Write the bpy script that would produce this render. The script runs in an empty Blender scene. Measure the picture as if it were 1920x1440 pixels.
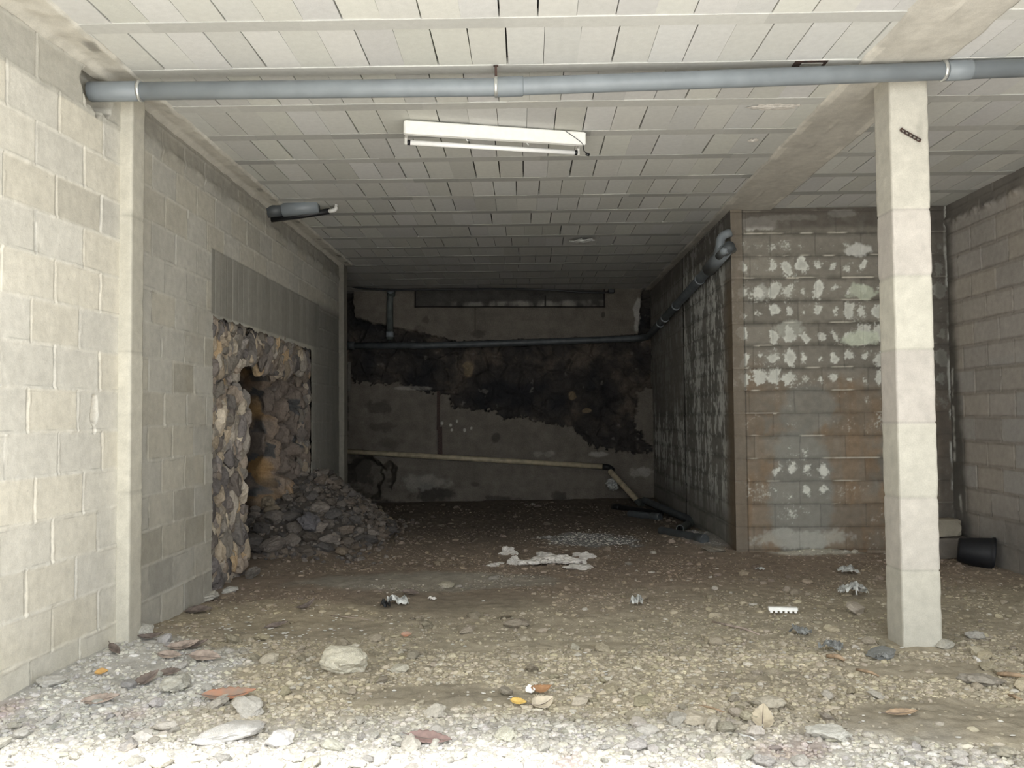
import bpy, math, random
import numpy as np
from mathutils import Vector, Matrix, noise as mnoise, Euler

S = bpy.context.scene
C = S.collection
PI = math.pi
random.seed(7)
RS = np.random.RandomState(11)

# ------------------------------------------------------------------ camera
F = 1600.0
CAMZ = 1.45
cam_d = bpy.data.cameras.new('camera'); cam = bpy.data.objects.new('camera', cam_d); C.objects.link(cam)
cam_d.sensor_width = 36; cam_d.lens = F / 1920 * 36; cam_d.clip_start = 0.05; cam_d.clip_end = 200
RC = Matrix.Rotation(25 / F, 3, 'Z') @ Matrix.Rotation(PI / 2 + 60 / F, 3, 'X') @ Matrix.Rotation(math.radians(-0.5), 3, 'Z')
cam.matrix_world = Matrix.Translation((0, 0, CAMZ)) @ RC.to_4x4()
S.camera = cam

# ------------------------------------------------------------------ light
W = bpy.data.worlds.new('sky'); S.world = W; W.use_nodes = True
bg = W.node_tree.nodes['Background']; bg.inputs[0].default_value = (0.93, 0.97, 1.0, 1); bg.inputs[1].default_value = 2.4
sun_d = bpy.data.lights.new('sun', 'SUN'); sun = bpy.data.objects.new('sun', sun_d); C.objects.link(sun)
sun_d.energy = 12.0; sun_d.angle = math.radians(13); sun_d.color = (1.0, 0.985, 0.965)
SUN_EL, SUN_AZ = 61, 0       # elevation; azimuth of travel direction measured from +Y
_e, _a = math.radians(SUN_EL), math.radians(SUN_AZ)
sun.rotation_euler = Vector((math.sin(_a) * math.cos(_e), math.cos(_a) * math.cos(_e), -math.sin(_e))).to_track_quat('-Z', 'Y').to_euler()
sun.location = (-2, -6, 10)
S.view_settings.view_transform = 'Standard'
S.view_settings.look = 'None'
S.view_settings.gamma = 1
S.view_settings.use_curve_mapping = False
S.view_settings.exposure = 0.62
S.cycles.diffuse_bounces = 7
S.cycles.max_bounces = 10

# main dimensions (metres; the camera stands at x=0, y=0)
XL = -2.57       # left wall
XR = 4.40        # right wall
XS = 2.16        # side of the block-built room at the back right
YB = 8.90        # front of that room
YE = 14.6        # back wall
HC = 3.60        # ceiling
YO = 1.6         # edge of the slab overhead (skewed, see yedge)
def yedge(x): return 1.40 - .27 * x  # unseen slab edge, slanted to shape the sun patch on the floor

# ------------------------------------------------------------------ helpers
def ray(px, py):
    return RC @ Vector(((px - 960) / F, -(py - 720) / F, -1))
def at_y(px, py, Y):
    d = ray(px, py); t = Y / d.y; return Vector((d.x * t, Y, CAMZ + d.z * t))
def at_x(px, py, X):
    d = ray(px, py); t = X / d.x; return Vector((X, d.y * t, CAMZ + d.z * t))
def at_z(px, py, Z):
    d = ray(px, py); t = (Z - CAMZ) / d.z; return Vector((d.x * t, d.y * t, Z))

def lin(r, g, b):
    f = lambda c: ((c / 255 + 0.055) / 1.055) ** 2.4 if c > 10 else c / 255 / 12.92
    v = np.array([f(r), f(g), f(b)]); l = v @ np.array([.25, .65, .10])
    return l + (v - l) * .66
def lins(r, g, b):
    f = lambda c: ((c / 255 + 0.055) / 1.055) ** 2.4
    return np.array([f(r), f(g), f(b)])

_perm = RS.permutation(1024)
def _h(ix, iy, seed):
    return _perm[(_perm[(ix + seed * 57) & 1023] + iy + seed * 131) & 1023]
def hsh(ix, iy, seed=0):
    ix = np.asarray(ix).astype(np.int64); iy = np.asarray(iy).astype(np.int64)
    return _h(ix, iy, seed) / 1023.0
def pn(x, y, seed=0):
    x0 = np.floor(x).astype(np.int64); y0 = np.floor(y).astype(np.int64)
    fx = x - x0; fy = y - y0
    u = fx * fx * fx * (fx * (fx * 6 - 15) + 10); v = fy * fy * fy * (fy * (fy * 6 - 15) + 10)
    def g(ix, iy, dx, dy):
        a = _h(ix, iy, seed) * (2 * PI / 1024); return np.cos(a) * dx + np.sin(a) * dy
    n00 = g(x0, y0, fx, fy); n10 = g(x0 + 1, y0, fx - 1, fy)
    n01 = g(x0, y0 + 1, fx, fy - 1); n11 = g(x0 + 1, y0 + 1, fx - 1, fy - 1)
    return (n00 * (1 - u) + n10 * u) * (1 - v) + (n01 * (1 - u) + n11 * u) * v
def fbm(x, y, o=4, seed=0, gain=.5):
    a = 1.0; s = 0; t = 0
    for i in range(o):
        s = s + a * pn(x * 2 ** i + 17.3 * i, y * 2 ** i - 9.1 * i, seed + i); t += a; a *= gain
    return s / t * 1.6
def ss(a, b, x):
    t = np.clip((x - a) / (b - a), 0, 1); return t * t * (3 - 2 * t)
def mixc(c, d, m):
    return c + (d - c) * m[..., None]
def worley(x, y, seed=0):
    x0 = np.floor(x).astype(np.int64); y0 = np.floor(y).astype(np.int64)
    f1 = np.full(x.shape, 9.0); f2 = np.full(x.shape, 9.0); cid = np.zeros(x.shape)
    for i in (-1, 0, 1):
        for j in (-1, 0, 1):
            cx = x0 + i; cy = y0 + j
            px = cx + hsh(cx, cy, seed); py = cy + hsh(cx, cy, seed + 5)
            d = np.sqrt((px - x) ** 2 + (py - y) ** 2)
            c = hsh(cx, cy, seed + 9)
            n = d < f1
            f2 = np.where(n, f1, np.minimum(f2, d)); cid = np.where(n, c, cid); f1 = np.where(n, d, f1)
    return f1, f2, cid
def inpoly(x, y, poly):
    r = np.zeros(x.shape, bool); n = len(poly)
    for i in range(n):
        x1, y1 = poly[i]; x2, y2 = poly[(i + 1) % n]
        if y1 == y2: continue
        c = ((y1 > y) != (y2 > y)) & (x < (x2 - x1) * (y - y1) / (y2 - y1) + x1)
        r ^= c
    return r
def segd(x, y, a, b):
    ax, ay = a; bx, by = b; dx, dy = bx - ax, by - ay
    t = np.clip(((x - ax) * dx + (y - ay) * dy) / (dx * dx + dy * dy), 0, 1)
    return np.hypot(x - ax - t * dx, y - ay - t * dy)

# ------------------------------------------------------------------ materials
def new_mat(name):
    m = bpy.data.materials.new(name); m.use_nodes = True
    return m, m.node_tree, m.node_tree.nodes['Principled BSDF']
def mat_attr(name, rough=.93, grain=160, gstr=.14, bump=.35, bdist=.003, bscale=90, spec=.2, objcol=False):
    """colour stored on the mesh (mineral tone, stains) broken up by fine grain"""
    m, t, p = new_mat(name); N = t.nodes; L = t.links
    tc = N.new('ShaderNodeTexCoord')
    if objcol:
        at = N.new('ShaderNodeObjectInfo'); src = at.outputs['Color']
    else:
        at = N.new('ShaderNodeAttribute'); at.attribute_name = 'Col'; src = at.outputs['Color']
    n1 = N.new('ShaderNodeTexNoise'); n1.inputs['Scale'].default_value = grain; n1.inputs['Detail'].default_value = 3
    n2 = N.new('ShaderNodeTexNoise'); n2.inputs['Scale'].default_value = grain / 9; n2.inputs['Detail'].default_value = 4
    L.new(tc.outputs['Object'], n1.inputs['Vector']); L.new(tc.outputs['Object'], n2.inputs['Vector'])
    ad = N.new('ShaderNodeMath'); ad.operation = 'ADD'; L.new(n1.outputs['Fac'], ad.inputs[0]); L.new(n2.outputs['Fac'], ad.inputs[1])
    mr = N.new('ShaderNodeMapRange'); mr.inputs[1].default_value = .6; mr.inputs[2].default_value = 1.4
    mr.inputs[3].default_value = 1 - gstr; mr.inputs[4].default_value = 1 + gstr; L.new(ad.outputs[0], mr.inputs[0])
    mu = N.new('ShaderNodeVectorMath'); mu.operation = 'SCALE'; L.new(src, mu.inputs[0]); L.new(mr.outputs[0], mu.inputs['Scale'])
    L.new(mu.outputs[0], p.inputs['Base Color'])
    p.inputs['Roughness'].default_value = rough; p.inputs['Specular IOR Level'].default_value = spec
    n3 = N.new('ShaderNodeTexNoise'); n3.inputs['Scale'].default_value = bscale; n3.inputs['Detail'].default_value = 5
    L.new(tc.outputs['Object'], n3.inputs['Vector'])
    b = N.new('ShaderNodeBump'); b.inputs['Strength'].default_value = bump; b.inputs['Distance'].default_value = bdist
    L.new(n3.outputs['Fac'], b.inputs['Height']); L.new(b.outputs[0], p.inputs['Normal'])
    return m
def mat_flat(name, col, rough=.6, var=.12, scale=30, bump=.1, bdist=.002, metal=0, spec=.5, two=None):
    m, t, p = new_mat(name); N = t.nodes; L = t.links
    tc = N.new('ShaderNodeTexCoord'); n = N.new('ShaderNodeTexNoise'); n.inputs['Scale'].default_value = scale; n.inputs['Detail'].default_value = 5
    L.new(tc.outputs['Object'], n.inputs['Vector'])
    r = N.new('ShaderNodeValToRGB'); e = r.color_ramp.elements
    c = np.array(col); d = np.array(two) if two is not None else c * (1 - 2 * var)
    e[0].position = .35; e[1].position = .62
    e[0].color = (*d, 1); e[1].color = (*(c if two is not None else c * (1 + var * .4)), 1)
    L.new(n.outputs['Fac'], r.inputs[0]); L.new(r.outputs[0], p.inputs['Base Color'])
    p.inputs['Roughness'].default_value = rough; p.inputs['Metallic'].default_value = metal; p.inputs['Specular IOR Level'].default_value = spec
    b = N.new('ShaderNodeBump'); b.inputs['Strength'].default_value = bump; b.inputs['Distance'].default_value = bdist
    L.new(n.outputs['Fac'], b.inputs['Height']); L.new(b.outputs[0], p.inputs['Normal'])
    return m
M = {}
M['wall'] = mat_attr('concrete_block')
M['ceil'] = mat_attr('ceiling_block', grain=220, gstr=.08, bump=.25)
M['floor'] = mat_attr('earth_floor', grain=120, gstr=.22, bump=.6, bdist=.006, bscale=70)
M['rockface'] = mat_attr('rock_face', grain=60, gstr=.28, bump=.8, bdist=.012, bscale=35)
M['stone'] = mat_attr('loose_stone', grain=40, gstr=.3, bump=.7, bdist=.008, bscale=30, objcol=True)
M['gravel'] = mat_attr('gravel', grain=150, gstr=.2, bump=.4)
M['pvc'] = mat_flat('grey_pvc', lin(126, 136, 143), rough=.42, var=.06, scale=6, bump=.03)
M['pvc_dark'] = mat_flat('dark_grey_pvc', lin(74, 80, 84), rough=.5, var=.15, scale=9, bump=.05)
M['pvc_green'] = mat_flat('dusty_green_grey_pvc', lin(84, 92, 88), rough=.6, var=.2, scale=9)
M['pvc_cream'] = mat_flat('cream_pvc', lin(188, 170, 128), rough=.5, var=.14, scale=12)
M['pvc_white'] = mat_flat('white_pvc', lin(214, 212, 204), rough=.4, var=.05)
M['black'] = mat_flat('black_plastic', lin(24, 25, 30), rough=.45, var=.2)
M['blackrubber'] = mat_flat('black_rubber', lin(20, 22, 30), rough=.6, var=.2)
M['white_paint'] = mat_flat('white_enamel', lin(250, 249, 243), rough=.35, var=.02, bump=.01)
M['shadowgap'] = mat_flat('gap_shade_backing', lin(60, 58, 54), rough=.95)  # dark colour puts shade behind the block gaps; also on the light seal boxes
M['tube'] = mat_flat('white_glass_tube', lin(252, 252, 250), rough=.2, var=.01, bump=0)
M['zinc'] = mat_flat('zinc_band', lin(205, 208, 205), rough=.3, metal=.7, var=.1)
M['rust'] = mat_flat('rusty_steel', lin(86, 58, 46), rough=.8, var=.3, scale=60, two=lin(48, 38, 34))
M['plaster'] = mat_flat('white_plaster', lin(226, 219, 208), rough=.9, var=.12, scale=40, bump=.6, bdist=.01)
M['foil'] = mat_flat('crumpled_pale_plastic', lin(200, 202, 196), rough=.35, var=.3, scale=25, bump=.4, bdist=.01)
M['leaf'] = mat_flat('dry_leaf', lin(172, 150, 132), rough=.85, var=.22, scale=22)
M['leaf_dark'] = mat_flat('dark_dry_leaf', lin(126, 108, 96), rough=.85, var=.25, scale=22)
M['leaf_orange'] = mat_flat('orange_leaf', lins(184, 132, 104), rough=.8, var=.2, scale=9, two=lin(150, 128, 108))
M['wood'] = mat_flat('pale_wood', lin(176, 142, 98), rough=.85, var=.2, scale=30)
M['yellow'] = mat_flat('yellow_chip', lins(214, 180, 100), rough=.6, var=.12)
M['glove'] = mat_flat('blue_grey_fabric', lin(132, 134, 130), rough=.9, var=.25, scale=30, bump=.5)

# ------------------------------------------------------------------ object helpers
def tag(o, label=None, cat=None, group=None, kind=None):
    if label: o['label'] = label
    if cat: o['category'] = cat
    if group: o['group'] = group
    if kind: o['kind'] = kind
    return o
def empty(name, loc=(0, 0, 0), label=None, cat=None, group=None):
    o = bpy.data.objects.new(name, None); C.objects.link(o); o.location = loc; o.empty_display_size = .1
    return tag(o, label, cat, group)
def mesh_np(name, V, Fq, cols=None, smooth=True):
    me = bpy.data.meshes.new(name); V = np.asarray(V, np.float32); Fq = np.asarray(Fq, np.int32)
    k = Fq.shape[1]
    me.vertices.add(len(V)); me.vertices.foreach_set('co', V.ravel())
    me.loops.add(Fq.size); me.loops.foreach_set('vertex_index', Fq.ravel())
    me.polygons.add(len(Fq)); me.polygons.foreach_set('loop_start', np.arange(0, Fq.size, k, dtype=np.int32))
    me.polygons.foreach_set('use_smooth', np.full(len(Fq), smooth))
    if cols is not None:
        a = me.attributes.new('Col', 'FLOAT_COLOR', 'POINT')
        a.data.foreach_set('color', np.concatenate([np.clip(cols, 0.002, .98), np.ones((len(V), 1))], 1).astype(np.float32).ravel())
    me.update(calc_edges=True); me.validate()
    return me
def link(name, me, mat, parent=None):
    o = bpy.data.objects.new(name, me); C.objects.link(o)
    if mat and not me.materials: me.materials.append(mat)
    if parent: o.parent = parent
    return o
def sheet(name, us, vs, pos, colf, mat, hole=None, kind='structure', smooth=True, parent=None):
    """relief surface: pos(U,V)->xyz arrays, colf(U,V)->rgb; hole(U,V)->bool cells to leave open"""
    U, V = np.meshgrid(us, vs); P = pos(U, V); Cc = colf(U, V)
    nv, nu = U.shape; idx = np.arange(nu * nv).reshape(nv, nu)
    q = np.stack([idx[:-1, :-1], idx[:-1, 1:], idx[1:, 1:], idx[1:, :-1]], -1).reshape(-1, 4)
    if hole is not None:
        Hm = hole((U[:-1, :-1] + U[1:, 1:]) / 2, (V[:-1, :-1] + V[1:, 1:]) / 2).reshape(-1); q = q[~Hm]
    me = mesh_np(name, P.reshape(-1, 3), q, Cc.reshape(-1, 3), smooth)
    o = link(name, me, mat, parent)
    if kind: o['kind'] = kind
    return o
class MB:
    def __init__(s): s.v = []; s.f = []; s.sm = []
    def add(s, vs, fs, smooth=False):
        n = len(s.v); s.v += [tuple(v) for v in vs]; s.f += [tuple(i + n for i in f) for f in fs]; s.sm += [smooth] * len(fs)
        return s
    def box(s, c, d, R=None, bev=0.0):
        c = Vector(c); hx, hy, hz = d[0] / 2, d[1] / 2, d[2] / 2; R = R or Matrix.Identity(3)
        vs = []
        b = min(bev, hx * .9, hy * .9, hz * .9)
        if b <= 0:
            for x in (-hx, hx):
                for y in (-hy, hy):
                    for z in (-hz, hz): vs.append(c + R @ Vector((x, y, z)))
            fs = [(0, 1, 3, 2), (4, 6, 7, 5), (0, 4, 5, 1), (2, 3, 7, 6), (0, 2, 6, 4), (1, 5, 7, 3)]
            return s.add(vs, fs)
        # chamfered box: octagonal section rings
        ring = [(-hx + b, -hy), (hx - b, -hy), (hx, -hy + b), (hx, hy - b), (hx - b, hy), (-hx + b, hy), (-hx, hy - b), (-hx, -hy + b)]
        rin = [(x * (hx - b) / hx, y * (hy - b) / hy) for x, y in ring]
        lv = [(-hz, rin), (-hz + b, ring), (hz - b, ring), (hz, rin)]
        for z, r in lv:
            for x, y in r: vs.append(c + R @ Vector((x, y, z)))
        fs = [tuple(range(7, -1, -1)), tuple(range(24, 32))]
        for k in range(3):
            for i in range(8):
                j = (i + 1) % 8; fs.append((k * 8 + i, k * 8 + j, k * 8 + 8 + j, k * 8 + 8 + i))
        return s.add(vs, fs)
    def tube(s, pts, r, n=20, cap=True, hollow=0.0):
        pts = [Vector(p) for p in pts]; rr = r if isinstance(r, (list, tuple)) else [r] * len(pts)
        N = len(pts); vs = []; fs = []
        prev = None
        for i, p in enumerate(pts):
            if i == 0: t = pts[1] - p
            elif i == N - 1: t = p - pts[i - 1]
            else: t = (pts[i + 1] - p).normalized() + (p - pts[i - 1]).normalized()
            t.normalize()
            if prev is None:
                a = t.orthogonal().normalized()
            else:
                a = prev - t * prev.dot(t); a.normalize()
            prev = a; b = t.cross(a)
            for k in range(n):
                w = 2 * PI * k / n; vs.append(p + (a * math.cos(w) + b * math.sin(w)) * rr[i])
        for i in range(N - 1):
            for k in range(n):
                j = (k + 1) % n; fs.append((i * n + k, i * n + j, i * n + n + j, i * n + n + k))
        if cap and not hollow:
            fs.append(tuple(range(n - 1, -1, -1))); fs.append(tuple(range((N - 1) * n, N * n)))
        s.add(vs, fs, True)
        if hollow:
            for e, (p, q) in enumerate(((pts[0], pts[1]), (pts[-1], pts[-2]))):
                d = (q - p).normalized(); base = 0 if e == 0 else (N - 1) * n
                o = [Vector(vs[base + k]) for k in range(n)]; R0 = rr[0 if e == 0 else -1]
                i1 = [p + (v - p) * (1 - hollow / R0) for v in o]; i2 = [v + d * min(.35, (q - p).length * .9) for v in i1]
                ff = []
                for k in range(n):
                    j = (k + 1) % n
                    f1 = (k, j, n + j, n + k); f2 = (n + k, n + j, 2 * n + j, 2 * n + k)
                    if e == 0: f1 = f1[::-1]; f2 = f2[::-1]
                    ff += [f1[::-1], f2[::-1]]
                ff.append(tuple(range(2 * n, 3 * n)))
                s.add(o + i1 + i2, ff, False)
        return s
    def build(s, name, mat, parent=None, smooth=None):
        me = bpy.data.meshes.new(name); me.from_pydata(s.v, [], s.f)
        me.polygons.foreach_set('use_smooth', [bool(x) if smooth is None else smooth for x in s.sm])
        me.update(); o = bpy.data.objects.new(name, me); C.objects.link(o); me.materials.append(mat)
        if parent: o.parent = parent
        return o
def bend(a, b, c, r=.07, n=6):
    """points of a rounded corner at b"""
    a, b, c = Vector(a), Vector(b), Vector(c); p = b + (a - b).normalized() * r; q = b + (c - b).normalized() * r
    return [(1 - t) ** 2 * p + 2 * t * (1 - t) * b + t * t * q for t in [i / n for i in range(n + 1)]]
def path(pts, r=.07):
    out = [Vector(pts[0])]
    for i in range(1, len(pts) - 1): out += bend(pts[i - 1], pts[i], pts[i + 1], r)
    return out + [Vector(pts[-1])]

# ------------------------------------------------------------------ block pattern
def blocks(U, V, L, H, u0, v0, seed=0, wob=.004, half=.5):
    Uw = U + wob * 2 * pn(U * 3, V * 3, seed + 3); Vw = V + wob * pn(U * 2.5, V * 5, seed + 4) + wob * .5 * pn(U * 11, V * 11, seed + 8)
    row = np.floor((Vw - v0) / H).astype(np.int64)
    uu = (Uw - u0) / L + half * (row & 1) + .16 * (hsh(row, row * 0 + 3, seed) - .5)
    col = np.floor(uu).astype(np.int64)
    fu = uu - col; fv = (Vw - v0) / H - row
    du = np.minimum(fu, 1 - fu) * L; dv = np.minimum(fv, 1 - fv) * H
    return row, col, fu, fv, du, dv, hsh(col, row, seed + 1), hsh(col, row, seed + 2)

def clean_block_wall(base, seed, L=.44, H=.24, u0=0, v0=1.383, warm=.5):
    """pale blockwork: flush smeared bed joints, thin dark perpends. returns (height, colour) functions"""
    def hf(U, V):
        row, col, fu, fv, du, dv, r1, r2 = blocks(U, V, L, H, u0, v0, seed)
        smear = fbm(U * 9, V * 14, 4, seed + 20)
        h = (r1 - .5) * .005 + .0015 * fbm(U * 20, V * 20, 3, seed + 30)
        bed = ss(.016 + .008 * smear, .004, dv); h += bed * (.003 + .006 * smear)
        left = ss(.010, .002, du)
        h += -left * .007 * (r2 > .25)
        ridge = ss(.02, .010, np.abs(fu * L - .012)) * np.clip(smear + .1, 0, 1); h += ridge * .007
        return h
    def cf(U, V):
        row, col, fu, fv, du, dv, r1, r2 = blocks(U, V, L, H, u0, v0, seed)
        smear = fbm(U * 9, V * 14, 4, seed + 20); big = fbm(U * .8, V * .8, 4, seed + 40)
        k = 1 + .09 * (r1 - .5) + .14 * big + .09 * fbm(U * 6, V * 6, 4, seed + 50)
        c = base * k[..., None]
        c = mixc(c, c * np.array([1.02, 1.0, .955]), ss(.35, .9, r2)); c = mixc(c, c * .86, (hsh(col, row, seed + 7) > .93) * ss(.0, .02, np.minimum(du, dv)))
        bed = ss(.018 + .010 * smear, .004, dv)
        c = mixc(c, base * np.array([1.1, 1.1, 1.1]), bed * .55)
        c = mixc(c, c * .55, ss(.0065, .002, du) * ss(-.35, .1, fbm(U * 4, V * 9, 2, seed + 60)) * .8)
        c = mixc(c, c * .72, ss(.004, .001, np.abs(dv - .014)) * ss(.0, .4, fbm(U * 5, V * 5, 3, seed + 61)) * .8)
        sp = pn(U * 45, V * 45, seed + 70); c = mixc(c, c * .7, ss(.55, .7, sp))
        return c
    return hf, cf

# ------------------------------------------------------------------ ground relief
HEAP = (-2.72, 10.45)
def heap_h(x, y):
    d = np.sqrt(((x - HEAP[0]) / np.where(x > HEAP[0], 1.08, 1.25)) ** 2 + ((y - HEAP[1]) / np.where(y < HEAP[1], 1.55, 1.7)) ** 2)
    return 1.08 * np.clip(1 - d, 0, 1) ** .85
def ground(x, y):
    h = .022 * fbm(x * 1.1, y * 1.1, 4, 91) + .010 * fbm(x * 5, y * 5, 3, 95)
    h = h + .07 * np.exp(-((x + 2.7) / .5) ** 2 - ((y - 5.0) / .9) ** 2)          # rubble banked against the left wall
    h = h + .10 * np.exp(-((x - 1.95) / .38) ** 2 - ((y - 9.7) / .8) ** 2)
    h = h + .06 * np.exp(-((x - 2.95) / .45) ** 2 - ((y - 8.86) / .16) ** 2)
    h = h + .05 * np.exp(-((y - 14.4) / .4) ** 2) * ss(-2.5, 2, x)
    return h + heap_h(x, y) * .86
def gz(x, y): return float(ground(np.array([float(x)]), np.array([float(y)]))[0])
def on_ground(px, py):
    z = 0.02
    for _ in range(5):
        p = at_z(px, py, z); z = gz(p.x, p.y)
    return Vector((p.x, p.y, z))

# screen-measured outlines turned into floor outlines
def fpoly(pts): return [tuple(at_z(x, y, .02).xy) for x, y in pts]
def soft(x, y, cx, cy, rx, ry, n=.35, seed=0):
    d = np.sqrt(((x - cx) / rx) ** 2 + ((y - cy) / ry) ** 2) + n * fbm(x * 3, y * 3, 4, seed)
    return ss(1.15, .75, d)
def floor_col(x, y):
    n1 = fbm(x * .9, y * .9, 5, 101); n2 = fbm(x * 4, y * 4, 4, 103); n3 = fbm(x * 14, y * 14, 3, 104)
    brown = lin(146, 126, 104); olive = lin(168, 155, 126); pale = lin(190, 184, 172); dark = lin(92, 82, 72)
    c = np.broadcast_to(brown, x.shape + (3,)).copy()
    c = mixc(c, np.broadcast_to(olive, c.shape), ss(7.6, 5.6, y + .8 * n1 - .25 * np.clip(x, -2, 3)))
    c = mixc(c, np.broadcast_to(dark, c.shape), ss(8.5, 11.5, y + n1) * .75)
    pm = ss(4.75, 4.05, y + .5 * n1 + .16 * np.clip(x + 2.5, 0, 8) + .1 * n2)
    c = mixc(c, np.broadcast_to(pale, c.shape), pm)
    # pale lime dust by the left wall, dusty strip in front of the pile
    c = mixc(c, np.broadcast_to(lin(182, 180, 174), c.shape), soft(x, y, -2.35, 4.6, .8, .95, seed=110) * .85)
    c = mixc(c, np.broadcast_to(lin(158, 152, 136), c.shape), soft(x, y, -.9, 7.55, 1.1, .45, seed=111) * .7)
    c = mixc(c, np.broadcast_to(lin(176, 160, 124), c.shape), soft(x, y, -1.9, 6.3, .8, .5, .6, seed=112) * .6)
    # fine dark earth patches
    for (px, py, rx, ry, k) in ((830, 1120, .75, .45, .55), (820, 1300, .42, .17, .6), (1330, 1280, .14, .06, .6),
                                (1480, 1265, .4, .14, .5), (1720, 1240, .5, .14, .25), (1790, 1340, .6, .3, .45), (560, 1175, .6, .25, .3)):
        p = at_z(px, py, .02); c = mixc(c, np.broadcast_to(lin(122, 111, 90), c.shape), soft(x, y, p.x, p.y, rx, ry, seed=px) * k * .7)
    # grey ash / mortar crumbs by the middle back
    p = at_z(1105, 1010, .02); c = mixc(c, np.broadcast_to(lin(150, 152, 150), c.shape), soft(x, y, p.x, p.y, .55, .6, .7, seed=120) * .8)
    # salts at the foot of the block-built room
    c = mixc(c, np.broadcast_to(lin(190, 184, 165), c.shape), soft(x, y, 2.95, 8.84, .5, .14, .25, seed=121))
    c = mixc(c, np.broadcast_to(lin(150, 148, 142), c.shape), soft(x, y, 1.98, 9.7, .25, .7, .25, seed=122) * .8)
    c = mixc(c, np.broadcast_to(lin(170, 142, 132), c.shape), ss(.25, .55, fbm(x * 1.3 + 4, y * 1.3, 3, 130)) * pm * .6)
    c = mixc(c, np.broadcast_to(lin(84, 76, 68), c.shape), ss(.0, .08, heap_h(x, y)))
    k = 1 + .16 * n1 + .16 * n2 + .22 * n3
    return c * k[..., None]

# ------------------------------------------------------------------ floor
def floor_surface():
    ys = [0.0]
    while ys[-1] < 15.0: ys.append(ys[-1] + (.06 if ys[-1] < 3 else .0032 * ys[-1] if ys[-1] < 9 else .035))
    xs = np.concatenate([np.arange(-4.9, -2.8, .05), np.arange(-2.8, 4.5, .0125)])
    def pos(U, V):
        g = ground(U, V) + .006 * fbm(U * 16, V * 16, 3, 97) * ss(9, 4, V) + .012 * np.abs(pn(U * 9, V * 9, 98))
        return np.stack([U, V, g], -1)
    return sheet('floor', xs, np.array(ys), pos, floor_col, M['floor'])
floor_surface()
# unseen sunlit ground outside behind the viewer, added to bounce light indoors
yard = sheet('ground_bounce', np.arange(-14, 14.1, .5), np.arange(-16, .01, .5),
             lambda U, V: np.stack([U, V, .03 * fbm(U * .5, V * .5, 3, 140) * ss(0, -2, V) + 0 * U], -1),
             lambda U, V: np.broadcast_to(lin(187, 184, 177), U.shape + (3,)) * (1 + .1 * fbm(U, V, 3, 141))[..., None], M['floor'])

# ------------------------------------------------------------------ left wall (front stretch)
NB = lin(213, 208, 193)
hf, cf = clean_block_wall(NB, 1, L=.44, H=.24, u0=.1)
SK = .07    # this stretch is slightly out of square
HP = at_x(205, 172, XL - .01)   # where the drain pipe enters
HB = at_x(176, 772, XL - .02)
def lw_pos(U, V):
    h = hf(U, V)
    d = np.hypot((U - HP.y + .13) / .17, (V - HP.z + .03) / .16) + .25 * fbm(U * 12, V * 12, 2, 33)
    h -= .11 * ss(1.0, .85, d)
    d = np.hypot((U - HB.y - .03 * (V - HB.z)) / .035, (V - HB.z) / .11) + .45 * fbm(U * 18, V * 18, 2, 34)
    h -= .05 * ss(1.1, .7, d)
    return np.stack([XL - SK * (5.33 - U) + h, U, V], -1)
def lw_col(U, V):
    c = cf(U, V)
    d = np.hypot((U - HP.y + .13) / .17, (V - HP.z + .03) / .16) + .25 * fbm(U * 12, V * 12, 2, 33)
    c = mixc(c, np.broadcast_to(lin(214, 204, 184), c.shape), ss(1.1, .9, d) * .8)
    d = np.hypot((U - HB.y - .03 * (V - HB.z)) / .035, (V - HB.z) / .11) + .45 * fbm(U * 18, V * 18, 2, 34)
    c = mixc(c, np.broadcast_to(lin(222, 214, 196), c.shape), ss(1.1, .7, d) * .8)
    d = ss(.5, .0, V + .2 * fbm(U * 3, V * 3, 3, 35)); c = mixc(c, c * np.array([.92, .9, .82]), d * .5)
    # concrete band under the slab
    b = ss(HC - .33, HC - .31, V + .01 * pn(U * 3, V, 36)); c = mixc(c, np.broadcast_to(lin(176, 172, 158), c.shape) * (1 + .1 * fbm(U * 6, V * 20, 3, 37))[..., None], b * .8)
    return c
sheet('wall_left', np.concatenate([np.arange(YO, 3.9, .03), np.arange(3.9, 5.42, .006)]), np.arange(-.05, HC + .02, .006), lw_pos, lw_col, M['wall'])

# ------------------------------------------------------------------ left wall (rear stretch, with the broken opening)
oy0, oy1, oz = 6.97, 10.2, 2.30
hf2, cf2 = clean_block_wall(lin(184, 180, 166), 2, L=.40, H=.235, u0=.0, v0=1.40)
def in_open(U, V):
    e = .03 * fbm(U * 0 + 3, V * 4, 3, 51); t = .04 * fbm(U * 5, V * 0 + 1, 3, 52)
    return (U > oy0 + e) & (U < oy1 + e * .6) & (V < oz + t - .012 * (U - oy0))
def lw2_pos(U, V):
    h = hf2(U, V)
    lint = ss(0, .02, V - oz) * ss(2.86, 2.84, V) * ss(6.9, 6.94, U) * ss(10.6, 10.55, U)
    board = np.floor(U / .14); fb = np.abs(U / .14 - board - .5)
    h = h * (1 - lint) + lint * (.006 + .004 * (hsh(board, board * 0, 53) - .5) - .004 * ss(.46, .5, fb))
    # ragged mortar ridge along the top
    r = np.exp(-((V - 3.38 - .03 * fbm(U * 3, V * 0, 3, 54)) / .03) ** 2) * np.clip(fbm(U * 3.1, V * 6, 5, 55) + .25, 0, 1)
    h = h + r * .03
    return np.stack([XL + h, U, V], -1)
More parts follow.
